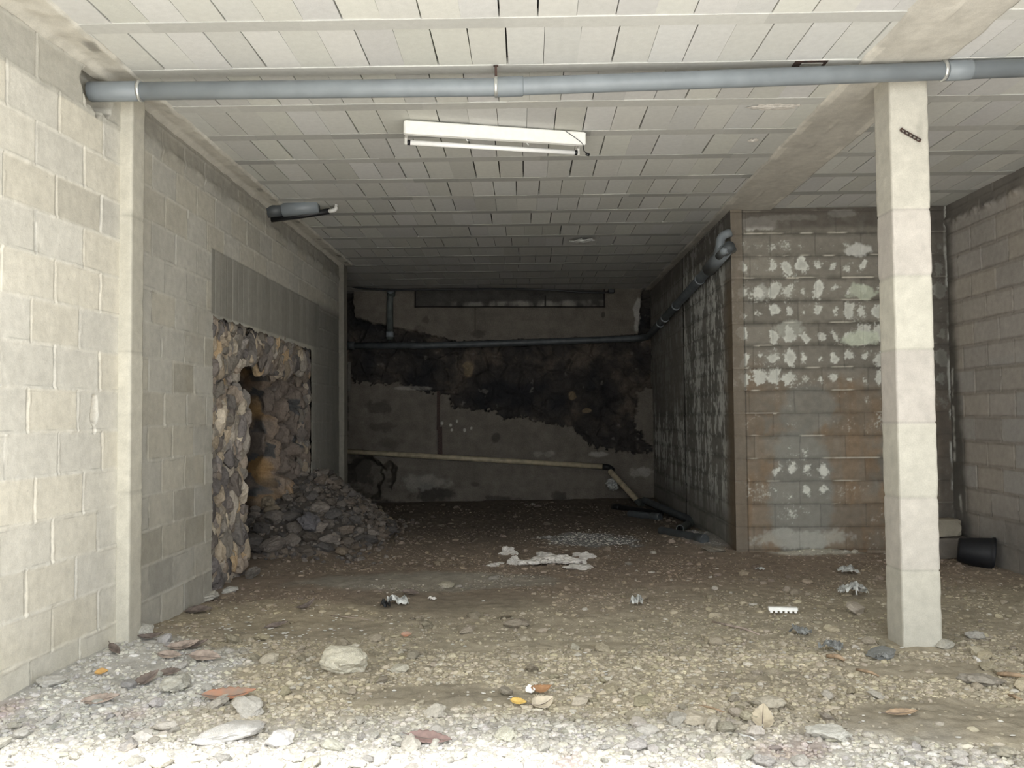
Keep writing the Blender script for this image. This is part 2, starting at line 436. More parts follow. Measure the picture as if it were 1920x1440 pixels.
def lw2_col(U, V):
    c = cf2(U, V)
    lint = ss(0, .02, V - oz) * ss(2.86, 2.84, V) * ss(6.9, 6.94, U) * ss(10.6, 10.55, U)
    board = np.floor(U / .14); fb = np.abs(U / .14 - board - .5)
    lc = lin(150, 146, 134) * (1 + .16 * (hsh(board, board * 0, 53) - .5) + .12 * fbm(U * 8, V * 1.2, 3, 56))[..., None]
    lc = mixc(lc, lc * .72, ss(.46, .5, fb) * .7); c = mixc(c, lc, lint)
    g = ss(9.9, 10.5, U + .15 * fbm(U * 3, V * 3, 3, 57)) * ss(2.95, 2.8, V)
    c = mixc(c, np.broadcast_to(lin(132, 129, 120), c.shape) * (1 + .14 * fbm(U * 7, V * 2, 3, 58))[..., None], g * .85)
    # smooth patched column left of the opening
    p = ss(6.35, 6.45, U) * ss(7.0, 6.9, U) * ss(2.9, 2.2, V) * ss(-.2, .25, fbm(U * 3, V * 3, 3, 59)); c = mixc(c, c * np.array([.93, .92, .9]), p)
    # white crusts on the far edge of the opening
    w = ss(.035, .015, np.abs(U - 10.27 - .02 * fbm(V * 3, V * 3, 2, 60))) * ss(.05, .25, fbm(U * 4, V * 3, 3, 62)) * ss(2.0, 1.9, V) * ss(1.0, 1.05, V)
    c = mixc(c, np.broadcast_to(lin(190, 190, 184), c.shape), w * .8)
    t = ss(3.3, 3.42, V + .04 * fbm(U * 3, V, 3, 54)); c = mixc(c, np.broadcast_to(lin(150, 145, 132), c.shape) * (1 + .25 * fbm(U * 9, V * 9, 3, 63))[..., None], t * .75)
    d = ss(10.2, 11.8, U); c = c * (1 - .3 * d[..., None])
    return c
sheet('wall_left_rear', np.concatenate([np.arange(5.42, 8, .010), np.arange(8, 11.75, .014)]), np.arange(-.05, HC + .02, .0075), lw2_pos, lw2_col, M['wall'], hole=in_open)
# recess behind the far pilaster, seen only as darkness beyond it
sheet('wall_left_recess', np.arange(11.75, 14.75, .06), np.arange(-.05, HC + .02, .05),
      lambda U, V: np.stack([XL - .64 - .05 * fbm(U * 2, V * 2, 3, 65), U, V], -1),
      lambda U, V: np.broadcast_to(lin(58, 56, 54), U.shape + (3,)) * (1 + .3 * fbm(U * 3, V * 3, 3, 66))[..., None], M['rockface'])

# ------------------------------------------------------------------ rocks
def ico(sub=2):
    t = (1 + 5 ** .5) / 2
    v = [Vector(p).normalized() for p in ((-1, t, 0), (1, t, 0), (-1, -t, 0), (1, -t, 0), (0, -1, t), (0, 1, t), (0, -1, -t), (0, 1, -t), (t, 0, -1), (t, 0, 1), (-t, 0, -1), (-t, 0, 1))]
    f = [(0, 11, 5), (0, 5, 1), (0, 1, 7), (0, 7, 10), (0, 10, 11), (1, 5, 9), (5, 11, 4), (11, 10, 2), (10, 7, 6), (7, 1, 8), (3, 9, 4), (3, 4, 2), (3, 2, 6), (3, 6, 8), (3, 8, 9), (4, 9, 5), (2, 4, 11), (6, 2, 10), (8, 6, 7), (9, 8, 1)]
    for _ in range(sub):
        cache = {}; nf = []
        def mid(a, b):
            k = (min(a, b), max(a, b))
            if k not in cache: v.append(((v[a] + v[b]) / 2).normalized()); cache[k] = len(v) - 1
            return cache[k]
        for a, b, c in f:
            x, y, z = mid(a, b), mid(b, c), mid(c, a); nf += [(a, x, z), (b, y, x), (c, z, y), (x, y, z)]
        f = nf
    return np.array([tuple(p) for p in v]), np.array(f)
ICO = {k: ico(k) for k in (0, 1, 2, 3)}
def rock_shape(seed, sub=3, rough=.22, cuts=7, sq=(1, .8, .7)):
    rnd = random.Random(seed); V, Fc = ICO[sub]; V = V.copy()
    for _ in range(cuts):           # planar facets
        n = Vector((rnd.gauss(0, 1), rnd.gauss(0, 1), rnd.gauss(0, 1))).normalized(); d = rnd.uniform(.55, .85)
        n = np.array(n); k = V @ n - d; V = V - np.outer(np.clip(k, 0, None), n) * .92
    off = Vector((rnd.uniform(0, 90), rnd.uniform(0, 90), rnd.uniform(0, 90)))
    r = np.array([1 + rough * mnoise.fractal(Vector(p) * 1.6 + off, .8, 2.0, 4) for p in V])
    return V * r[:, None] * np.array(sq), Fc
STONES = []
for i in range(16):
    v, f = rock_shape(100 + i, 3, random.uniform(.13, .26), random.randint(7, 11), (1, random.uniform(.65, .95), random.uniform(.5, .8)))
    me = mesh_np('stone', v, f, smooth=False); me.materials.append(M['stone']); STONES.append(me)
def place_stone(name, p, size, rgb, label, cat, group, rnd, flat=1.0, me=None, rot=None):
    o = bpy.data.objects.new(name, me or rnd.choice(STONES)); C.objects.link(o)
    o.location = p; o.rotation_euler = rot or (rnd.uniform(-.4, .4), rnd.uniform(-.4, .4), rnd.uniform(0, 6.28))
    o.scale = (size * rnd.uniform(.85, 1.2), size * rnd.uniform(.8, 1.1), size * flat)
    o.color = (*rgb, 1); tag(o, label, cat, group); return o

# merged rubble masonry exposed where the block skin is gone
def rot_np(rnd):
    return np.array(Euler((rnd.uniform(0, 6.28), rnd.uniform(0, 6.28), rnd.uniform(0, 6.28))).to_matrix())
def merged(items, sub, seed):
    """items: (pos, (sx,sy,sz), rgb, R)"""
    base = [rock_shape(seed + k, sub, .25, 6, (1, .85, .8)) for k in range(12)]
    Vs = []; Fs = []; Cs = []; n = 0; rnd = random.Random(seed)
    for p, s, rgb, R in items:
        v, f = base[rnd.randrange(12)]
        v = (v @ (R.T if R is not None else np.eye(3))) * np.array(s) + np.array(p)
        Vs.append(v); Fs.append(f + n); n += len(v); Cs.append(np.broadcast_to(rgb, v.shape))
    return np.concatenate(Vs), np.concatenate(Fs), np.concatenate(Cs)
rnd = random.Random(5)
tones = [lin(160, 148, 130), lin(142, 132, 118), lin(124, 116, 108), lin(172, 152, 122), lin(152, 134, 114), lin(116, 108, 104), lin(182, 166, 140), lin(134, 122, 112)]
items = []
def stone_band(y0, y1, z0, z1, n, keep, dark=1.0):
    for _ in range(n):
        y = rnd.uniform(y0, y1); z = rnd.uniform(z0, z1)
        if not keep(y, z): continue
        s = rnd.uniform(.05, .105); t = tones[rnd.randrange(8)] * rnd.uniform(.7, 1.5) * dark
        if rnd.random() < .035: t = lin(190, 156, 104)
        items.append(((XL - .12 + rnd.uniform(-.05, .05), y, z), (s * .9, s * rnd.uniform(.8, 1.15), s * rnd.uniform(1.0, 1.6)), t, rot_np(rnd)))
edge = lambda z: 7.93 + .10 * math.sin(z * 5.1) - .12 * math.exp(-((z - 1.9) / .12) ** 2) + (.06 if z < 1.4 else -.02)
stone_band(6.98, 8.1, -.05, 2.28, 520, lambda y, z: y < edge(z))
stone_band(6.98, 10.25, 1.82, 2.30, 420, lambda y, z: z > 1.96 + .05 * math.sin(y * 4) + (0 if y < 8.0 else .02 * (y - 8)), .85)
stone_band(10.16, 10.26, .7, 2.2, 60, lambda y, z: True, .7)
v, f, c = merged(items, 2, 300)
wl = bpy.data.objects['wall_left_rear']
o = link('stone_masonry', mesh_np('stone_masonry', v, f, c, smooth=False), M['rockface'], wl)
o['label'] = 'rough rubble stones exposed around the broken opening'
# dark backing sheet added to fill the gaps behind the stones
def backing_hole(U, V): return (U > 7.85 + .05 * np.sin(V * 5)) & (U < 10.1) & (V < 2.02)
sheet('stone_backing', np.arange(6.9, 10.4, .05), np.arange(-.05, 2.45, .05), lambda U, V: np.stack([XL - .16 + 0 * U, U, V], -1),
      lambda U, V: np.broadcast_to(lin(84, 76, 68), U.shape + (3,)) * (1 + .3 * fbm(U * 5, V * 5, 3, 71))[..., None], M['rockface'], hole=backing_hole, kind=None, parent=wl)
# hollow in the rock behind the opening: walls of weathered basalt
def rock_col(U, V, seed, k=1.0):
    f1, f2, cid = worley(U * 3.2 + .4 * fbm(U * 2, V * 2, 3, seed), V * 3.4 + .4 * fbm(U * 2, V * 2, 3, seed + 4), seed)
    g1, g2, gid = worley(U * 9, V * 9, seed + 2)
    c = np.broadcast_to(lin(116, 102, 90), U.shape + (3,)).copy()
    c = mixc(c, np.broadcast_to(lin(146, 124, 102), c.shape), ss(.3, .8, cid))
    c = mixc(c, np.broadcast_to(lin(84, 84, 84), c.shape), ss(.75, .9, gid))
    c = mixc(c, np.broadcast_to(lins(156, 124, 80), c.shape), ss(.0, .35, fbm(U * 1.4 + 2, V * 1.4, 4, seed + 6)) * ss(.35, .8, cid) * .8)
    c = mixc(c, np.broadcast_to(lin(56, 52, 50), c.shape), ss(.1, .5, fbm(U * 1.2 + 8, V * 1.2, 4, seed + 7)) * .8)
    c = mixc(c, np.broadcast_to(lin(185, 178, 168), c.shape), ss(.52, .62, fbm(U * 6, V * 6, 4, seed + 8)) * .7)
    return c * k * (1 + .25 * fbm(U * 8, V * 8, 4, seed + 9))[..., None]
def rock_rel(U, V, seed):
    f1, f2, cid = worley(U * 3.2 + .4 * fbm(U * 2, V * 2, 3, seed), V * 3.4 + .4 * fbm(U * 2, V * 2, 3, seed + 4), seed)
    g1, g2, gid = worley(U * 8, V * 8, seed + 2)
    return .16 * (ss(0, .3, f2 - f1) - .6) + .10 * (cid - .5) + .05 * ss(0, .25, g2 - g1) + .05 * fbm(U * 5, V * 5, 4, seed + 5)
def cave_pos(U, V):
    # U runs around the hollow: far wall -> rear -> near wall
    kx = np.array([0, .25, .55, .9, 1.2, 1.9, 2.6, 3.6, 4.6, 5.6]); X = np.array([-2.60, -2.74, -2.88, -2.99, -3.5, -4.2, -4.6, -4.4, -3.6, -2.75]); Y = np.array([10.26, 10.08, 9.88, 9.72, 10.1, 10.0, 9.3, 8.4, 7.95, 7.9])
    x = np.interp(U, kx, X); y = np.interp(U, kx, Y)
    r = rock_rel(U, V, 210) * (.25 + .75 * ss(0, .25, U)) * .8 * (1 - .85 * ss(.7, .95, U) * ss(1.7, 1.3, U)); taper = ss(1.6, 2.4, V) * .15 - .12 * ss(1.2, .3, V) * -1.6
    dx = (np.interp(U + .05, kx, X) - np.interp(U - .05, kx, X)); dy = (np.interp(U + .05, kx, Y) - np.interp(U - .05, kx, Y)); L = np.hypot(dx, dy)
    nx, ny = -dy / L, dx / L           # towards the inside of the hollow
    s = np.where(nx * (-3.5 - x) + ny * (8.9 - y) > 0, 1, -1)
    return np.stack([x + s * nx * (r + taper * ss(.2, .6, U)), y + s * ny * (r + taper * ss(.2, .6, U)), V], -1)
sheet('wall_rock_hollow', np.concatenate([np.arange(0, 2.2, .018), np.arange(2.2, 5.61, .05)]), np.arange(-.1, 2.5, .02), cave_pos,
      lambda U, V: rock_col(U, V, 210, 1.15), M['rockface'])
sheet('ceiling_rock_hollow', np.arange(-5.0, -2.6, .05), np.arange(7.7, 11.5, .05),
      lambda U, V: np.stack([U, V, 2.3 + .12 * fbm(U * 3, V * 3, 3, 220)], -1), lambda U, V: rock_col(U, V, 222, .8), M['rockface'])

# ------------------------------------------------------------------ back wall
def bp(px, py): p = at_y(px, py, YE); return (p.x, p.z)
P_up = [bp(*q) for q in ((560, 430), (640, 520), (664, 548), (668, 596), (700, 606), (780, 622), (850, 640), (900, 641), (1000, 638), (1110, 636), (1195, 628), (1200, 560), (1224, 430))]
P_lowL = [bp(*q) for q in ((560, 690), (655, 700), (668, 716), (700, 722), (730, 716), (765, 724), (800, 735), (820, 738), (845, 745), (850, 766), (880, 768), (925, 772), (950, 785), (985, 782), (1010, 790),
                          (1075, 800), (1110, 838), (1150, 846), (1235, 850), (1240, 1010), (560, 1010))]
P_r = [bp(*q) for q in ((1195, 735), (1240, 720), (1240, 860), (1190, 800))]
def warp(U, V, a=.03, seed=150): return U + a * fbm(U * 4, V * 4, 4, seed) + a * fbm(U * 13, V * 13, 4, seed + 2), V + a * fbm(U * 4 + 9, V * 4, 4, seed + 1) + 1.1 * a * fbm(U * 12 + 9, V * 12, 4, seed + 3)
def bw_masks(U, V):
    Uw, Vw = warp(U, V, .075)
    return (inpoly(U + .2 * (Uw - U), V + .6 * (Vw - V), P_up) & (V > bp(0, 700)[1])), inpoly(Uw, Vw, P_lowL) | inpoly(Uw, Vw, P_r)
P_f = [bp(780, 577), bp(1132, 577), bp(1132, 545), bp(780, 545)]
def bw_pos(U, V):
    a, b = bw_masks(U, V); pl = (a | b).astype(float)
    rk = .10 + .09 * fbm(U * 1.6, V * 1.6, 4, 160) + .4 * rock_rel(U * .8, V * .8, 161)
    h = np.where(pl > 0, .006 * fbm(U * 4, V * 4, 3, 162) + np.where(b & ~a, -.0, -.05), np.clip(rk, .02, 1))
    for q in ((P_f[0], P_f[1]), (P_f[0], P_f[3]), (P_f[1], P_f[2])):
        h += .02 * ss(.018, .006, segd(U, V, *q))
    # undercut at the foot, left
    d = np.hypot((U - bp(690, 0)[0]) / .45, (V - .45) / .38) + .5 * fbm(U * 3, V * 3, 3, 163); h = h + .35 * ss(1.0, .6, d)
    return np.stack([U, YE - .08 + h, V], -1)
def bw_col(U, V):
    a, b = bw_masks(U, V)
    n1 = fbm(U * 1.4, V * 1.4, 5, 170); n2 = fbm(U * 5, V * 5, 4, 171)
    rock = np.broadcast_to(lin(66, 61, 57), U.shape + (3,)).copy()
    rock = mixc(rock, np.broadcast_to(lin(96, 84, 72), rock.shape), ss(.0, .4, n1 + .3 * n2))
    rock = mixc(rock, np.broadcast_to(lin(48, 48, 50), rock.shape), ss(.0, .4, -n1))
    rock = mixc(rock, np.broadcast_to(lin(128, 122, 114), rock.shape), ss(.42, .6, n2) * .5)
    for (px, py, rx, ry) in ((878, 690, .10, .14), (1072, 742, .07, .09), (1100, 770, .1, .04)):
        q = bp(px, py); d = np.hypot((U - q[0]) / rx, (V - q[1]) / ry) + .6 * fbm(U * 5, V * 5, 3, 172)
        rock = mixc(rock, np.broadcast_to(lin(138, 116, 78), rock.shape), ss(1.1, .7, d) * .8)
    pl = np.broadcast_to(lin(112, 103, 90), U.shape + (3,)) * (1 + .14 * n1 + .10 * fbm(U * 1.5, V * 9, 4, 173) + .05 * n2)[..., None]
    c = np.where((a | b)[..., None], pl, rock)
    # dark stains and blotches, darker along the foot and left end
    def blot(c, px, py, rx, ry, col, k, seed, n=.85):
        q = bp(px, py); d = np.hypot((U - q[0]) / rx, (V - q[1]) / ry) + n * fbm(U * 5, V * 5, 5, seed, .6)
        return mixc(c, np.broadcast_to(lin(*col), c.shape), ss(1.15, .65, d) * k)
    for (px, py, rx, ry, k) in ((712, 765, .22, .14, .55), (720, 800, .2, .1, .45), (730, 830, .25, .12, .3), (930, 820, .07, .09, .6), (815, 925, .35, .16, .75), (940, 935, .3, .07, .6),
                                (1050, 932, .16, .1, .6), (790, 620, .14, .08, .3), (800, 602, .07, .07, .5), (895, 628, .13, .07, .5), (1130, 592, .04, .06, .7), (668, 880, .3, .3, .7), (650, 560, .15, .4, .8),
                                (700, 950, .6, .15, .8), (1000, 950, 1.6, .09, .7), (890, 908, .1, .05, .5), (645, 760, .10, .9, .7)):
        c = blot(c, px, py, rx, ry, (54, 50, 46), k, 180 + px % 7)
    for (px, py, rx, ry, k) in ((790, 905, .45, .13, .35), (1120, 851, .2, .05, .6), (1200, 885, .25, .09, .55), (1030, 850, .1, .06, .35), (770, 728, .3, .04, .5), (850, 800, .12, .06, .0), (1010, 850, .1, .05, .3)):
        c = blot(c, px, py, rx, ry, (172, 166, 154), k, 190 + px % 5, .9)
    q0 = bp(1195, 570); q1 = bp(1192, 620); w = ss(.07, .03, segd(U, V, q0, q1) + .07 * fbm(U * 6, V * 6, 4, 198)); c = mixc(c, np.broadcast_to(lin(178, 174, 164), c.shape), w * .7)
    for (px, py) in ((830, 793), (846, 797), (858, 790), (872, 806), (884, 803), (848, 806)):
        c = blot(c, px, py, .025, .03, (196, 190, 176), .9, 196, .9)
    # cast-in frame under the slab: dark cement board with a pale lower edge
    fr = inpoly(U, V, P_f); c = np.where(fr[..., None], lin(74, 71, 66) * (1 + .3 * n2)[..., None], c)
    e = ss(.05, .0, V - P_f[0][1] - .05 - .03 * fbm(U * 3, V * 3, 3, 199)) * fr * ss(-.3, .2, fbm(U * 4, V * 2, 3, 197)) * ss(bp(800, 0)[0], bp(900, 0)[0], U); c = mixc(c, np.broadcast_to(lin(150, 145, 132), c.shape), e * .7)
    for q in ((P_f[0], P_f[1]), (P_f[0], P_f[3]), (P_f[1], P_f[2]), (bp(1022, 557), bp(1022, 577))):
        c = mixc(c, np.broadcast_to(lin(38, 34, 32), c.shape), ss(.016, .008, segd(U, V, *q)))
    # form-board lines, cracks
    for q in ((bp(892, 580), bp(892, 620)), (bp(828, 738), bp(860, 740)), (bp(650, 560), bp(668, 600)), (bp(668, 600), bp(780, 622))):
        c = mixc(c, c * .5, ss(.014, .006, segd(U, V, *q)) * .7)
    return c
sheet('wall_back', np.arange(XL - .85, XS + .12, .010), np.arange(-.05, HC + .02, .010), bw_pos, bw_col, M['rockface'])

# ------------------------------------------------------------------ block-built room: side wall and front wall
ROW = .2345; V0 = .045
def effl_wall(seed, streak):
    def hf(U, V):
        row, col, fu, fv, du, dv, r1, r2 = blocks(U, V, .47, ROW, 0, V0, seed, .005)
        return -.006 * ss(.010, .003, np.minimum(du * 1.2, dv)) + .004 * (r1 - .5) + .0025 * fbm(U * 12, V * 12, 3, seed + 1)
    def cf(U, V):
        row, col, fu, fv, du, dv, r1, r2 = blocks(U, V, .47, ROW, 0, V0, seed, .005)
        n1 = fbm(U * 1.2, V * 1.2, 4, seed + 2); n2 = fbm(U * 6, V * 6, 4, seed + 3); n3 = fbm(U * 22, V * 22, 3, seed + 4)
        c = (lin(134, 131, 122) if streak else lin(138, 131, 116)) * (1 + .25 * (r1 - .5) + .2 * n1 + .16 * n2)[..., None]
        c = mixc(c, c * .68, ss(.05, .012, dv) * ss(-.2, .3, n2 + .2))
        return c, (row, col, fu, fv, du, dv, r1, r2, n1, n2, n3)
    return hf, cf
hF, cF = effl_wall(400, False)
def bf(px, py): p = at_y(px, py, YB); return (p.x, p.z)
def front_pos(U, V): return np.stack([U, YB - hF(U, V) - .01 * ss(XS + .14, XS + .12, U), V], -1)
def front_col(U, V):
    c, (row, col, fu, fv, du, dv, r1, r2, n1, n2, n3) = cF(U, V)
    # rust-brown run-off low down and on the right
    br = ss(1.95, 1.5, V + .15 * n2) * ss(-.35, .15, n1 + .4 * n2 + .12)
    br = np.maximum(br, ss(.22, .10, np.abs(U - bf(1580, 0)[0]) + .07 * n2) * ss(1.9, 1.7, V + .1 * n2))
    br = np.maximum(br, ss(.14, .05, np.abs(U - bf(1400, 0)[0]) + .06 * n2) * ss(2.2, 1.7, V) * .8)
    grey = ss(1.1, .8, np.hypot((U - bf(1483, 0)[0]) / .34, (V - .62) / .75) + .25 * n2)
    grey = np.maximum(grey, .8 * ss(1.1, .8, np.hypot((U - bf(1500, 0)[0]) / .3, (V - 1.5) / .28) + .3 * n2))
    br = br * (1 - .85 * grey)
    c = mixc(c, lins(136, 114, 90) * (1 + .25 * n2 + .22 * (r1 - .5) + .2 * n3)[..., None], br * (.45 + .4 * r2) * (.6 + .4 * ss(-.3, .3, fbm(U * 7, V * 1.2, 3, 433))))
    c = mixc(c, lin(142, 142, 132) * (1 + .16 * n2 + .2 * (r1 - .5))[..., None], grey * .65)
    # pale salts blooming over the hollow cells of the blocks
    uc = U / .157 + .35 * fbm(U * 3, V * 7, 3, 415); ci = np.floor(uc); hc_ = hsh(ci, row, 417)
    cell = np.exp(-((np.abs((uc % 1) - .5)) / (.22 + .12 * hc_)) ** 2) * np.exp(-((fv - .38 - .22 * hsh(ci, row, 418) + .25 * n2) / (.17 + .16 * hc_)) ** 2) * (.25 + .95 * hc_)
    n4 = fbm(U * 48, V * 48, 2, 419)
    amount = ss(1.5, 2.0, V) * ss(3.35, 3.0, V) + .75 * ss(.45, .05, np.abs(V - .75)) * grey + .15
    big = fbm(U * 2.1 + 5, V * 2.4, 4, 420)
    w = ss(.22, .50, cell * (amount * 1.0) + .46 * big + .26 * n3 + .26 * n4 + .12 * n2) * ss(.0, .3, amount)
    c = mixc(c, np.broadcast_to(lin(226, 228, 214), c.shape), w * .88)
    w = ss(.1, .6, .6 * cell + .5 * big + .3 * n2 + .15 * n4) * ss(1.5, 2.0, V) * .5; c = mixc(c, np.broadcast_to(lin(170, 170, 155), c.shape), w)
    # salt lines on the bed joints
    ln = ss(.012, .005, np.abs(fv * ROW - .004 + .004 * n2)) * ss(.05, .25, fbm(U * 2.6, row * 3.3, 3, 430)) * ss(.25, .5, V)
    c = mixc(c, np.broadcast_to(lin(206, 198, 176), c.shape), ln * .8)
    dl = ss(.008, .003, dv) * (1 - ln); c = mixc(c, c * .62, dl * .7)
    c = mixc(c, c * .66, ss(.006, .003, du) * .7)
    # big bloom below the slab and near the column
    for (px, py, rx, ry, k, cc) in ((1420, 420, .28, .07, 1, (222, 218, 206)), (1480, 408, .34, .035, .8, (214, 210, 198)), (1580, 400, .16, .045, .9, (222, 220, 210)), (1608, 470, .14, .07, .9, (216, 216, 206)),
                                (1616, 548, .17, .09, .9, (196, 206, 176)), (1612, 635, .2, .08, 1, (200, 210, 180)), (1428, 548, .08, .10, .6, (205, 206, 192)), (1500, 1010, .5, .1, .5, (205, 205, 190)), (1480, 620, .16, .1, .5, (196, 200, 184))):
        q = bf(px, py); d = np.hypot((U - q[0]) / rx, (V - q[1]) / ry) + .55 * n2 + .3 * n3; c = mixc(c, np.broadcast_to(lin(*cc), c.shape), ss(1.15, .75, d) * k * .85)
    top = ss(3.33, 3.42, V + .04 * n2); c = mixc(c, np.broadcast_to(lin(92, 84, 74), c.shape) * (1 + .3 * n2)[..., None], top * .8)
    # right end, behind the concrete post: darker corner strip
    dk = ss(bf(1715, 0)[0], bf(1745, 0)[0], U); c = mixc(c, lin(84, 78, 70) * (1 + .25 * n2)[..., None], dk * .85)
    wl_ = ss(.03, .012, np.abs(U - bf(1762, 0)[0] - .02 * fbm(V * 3, V * 2, 3, 440))) * ss(-.1, .2, fbm(U * 3, V * 4, 3, 441)); c = mixc(c, np.broadcast_to(lin(170, 170, 160), c.shape), wl_ * .8)
    # rendered corner strip
    cs = ss(XS + .13, XS + .11, U); c = mixc(c, lin(126, 113, 94) * (1 + .15 * fbm(U * 14, V * 2, 3, 442))[..., None], cs * .85)
    c = mixc(c, c * .55, ss(.008, .003, np.abs(U - XS - .125)))
    return c
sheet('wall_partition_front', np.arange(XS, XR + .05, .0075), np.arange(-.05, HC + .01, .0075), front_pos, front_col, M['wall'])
hS, cS = effl_wall(500, True)
def side_pos(U, V): return np.stack([XS + hS(U, V) * -1, U, V], -1)
def side_col(U, V):
    c, (row, col, fu, fv, du, dv, r1, r2, n1, n2, n3) = cS(U, V)
    c = mixc(c, c * .72, ss(-.1, .4, n1) * .8)
    rend = ss(.0, .12, (11.3 + .0 * V) * 0 + (U - 11.55) + .25 * ss(1.6, 1.3, V) * -3) * ss(1.3, 1.7, V + .15 * n2)
    c = mixc(c, lin(132, 127, 118) * (1 + .08 * n2)[..., None], rend * .85)
    st = fbm(U * 5, V * 1.1, 4, 510); st2 = fbm(U * 14, V * 1.8, 4, 511)
    sp_ = fbm(U * 2.2, V * 1.6, 4, 516); rag = fbm(U * 9, V * 5, 4, 517)
    w = ss(-.02, .22, .45 * st + .35 * st2 + .55 * sp_ + .55 * rag * (.4 + hsh(col, row, 519)) + .25 * n3 + .12 * (hsh(col, row, 518) - .3)) * (1 - .6 * ss(.05, .015, dv + .03 * n2) * ss(-.3, .2, n2)) * ss(-.55, -.05, n1 + .2) * ss(.2, .8, V) * (1 - .75 * rend)
    near = ss(9.0, 9.35, U)
    c = mixc(c, np.broadcast_to(lin(214, 216, 208), c.shape), w * near * .85)
    joint = ss(.012, .005, np.minimum(dv, du)); c = mixc(c, np.broadcast_to(lin(160, 160, 152), c.shape), joint * .2 * ss(-.2, .3, n1) * near)
    vl = ss(.05, .02, np.abs(U - 11.62)); c = mixc(c, np.broadcast_to(lin(52, 50, 48), c.shape), vl * .9)
    vw = ss(.04, .015, np.abs(U - 11.50 - .01 * n2)) * ss(-.3, .1, fbm(U, V * 3, 3, 512)); c = mixc(c, np.broadcast_to(lin(196, 192, 180), c.shape), vw * .8)
    br = ss(9.42, 9.0, U + .1 * n2) * ss(3.2, 2.6, V + .2 * n2); c = mixc(c, lins(112, 98, 80) * (1 + .2 * fbm(U * 20, V * 2, 3, 513))[..., None], br * .85)
    tp = ss(3.2, 3.4, V + .1 * n2); c = mixc(c, np.broadcast_to(lin(90, 82, 76), c.shape) * (1 + .4 * n2)[..., None], tp * .6)
    ec = ss(.05, .02, np.abs(U - 14.42 - .02 * n2)) ; c = mixc(c, np.broadcast_to(lin(140, 134, 122), c.shape), ec * .6)
    return c
sheet('wall_partition_side', np.arange(YB - .005, YE + .1, .016), np.arange(-.05, HC + .01, .009), side_pos, side_col, M['wall'])

# ------------------------------------------------------------------ right wall
hR, cR = clean_block_wall(lin(168, 160, 151), 6, L=.45, H=.235, u0=.1, v0=1.40)
def rw_pos(U, V):
    h = hR(U, V); r = np.exp(-((V - 3.42 - .03 * fbm(U * 3, V * 0, 3, 601)) / .035) ** 2) * np.clip(fbm(U * 7, V * 7, 3, 602) + .3, 0, 1)
    return np.stack([XR - h - r * .05, U, V], -1)
def rw_col(U, V):
    c = cR(U, V); row, col, fu, fv, du, dv, r1, r2 = blocks(U, V, .45, .235, .1, 1.40, 6)
    n2 = fbm(U * 4, V * 4, 4, 610)
    c = mixc(c, c * np.array([.74, .73, .71]), ss(.035, .012, dv + .01 * n2) * .9)
    c = mixc(c, np.broadcast_to(lin(164, 160, 154), c.shape), (r1 > .66) * ss(.012, .02, np.minimum(du, dv)) * ss(2.0, 1.9, V) * ss(.5, .6, V) * .8)
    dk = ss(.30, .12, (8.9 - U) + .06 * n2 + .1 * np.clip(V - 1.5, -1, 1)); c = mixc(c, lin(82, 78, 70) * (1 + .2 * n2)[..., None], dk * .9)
    for (px, z0, z1) in ((1789, .95, 1.9), (1798, .38, .62)):
        y = at_x(px, 800, XR).y; w = ss(.035, .01, np.abs(U - y - .03 * fbm(V * 3, V * 3, 3, 611))) * ss(z0 - .02, z0 + .02, V) * ss(z1 + .02, z1 - .02, V) * ss(-.3, .1, fbm(U * 2, V * 5, 3, 612)); c = mixc(c, np.broadcast_to(lin(186, 184, 174), c.shape), w * .85)
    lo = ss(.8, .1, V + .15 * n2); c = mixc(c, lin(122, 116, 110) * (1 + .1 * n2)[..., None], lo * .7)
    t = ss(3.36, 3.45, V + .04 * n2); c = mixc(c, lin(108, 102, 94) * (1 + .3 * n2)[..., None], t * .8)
    return c
sheet('wall_right', np.concatenate([np.arange(YO, 6.5, .05), np.arange(6.5, YB + .03, .011)]), np.arange(-.05, HC + .02, .008), rw_pos, rw_col, M['wall'])

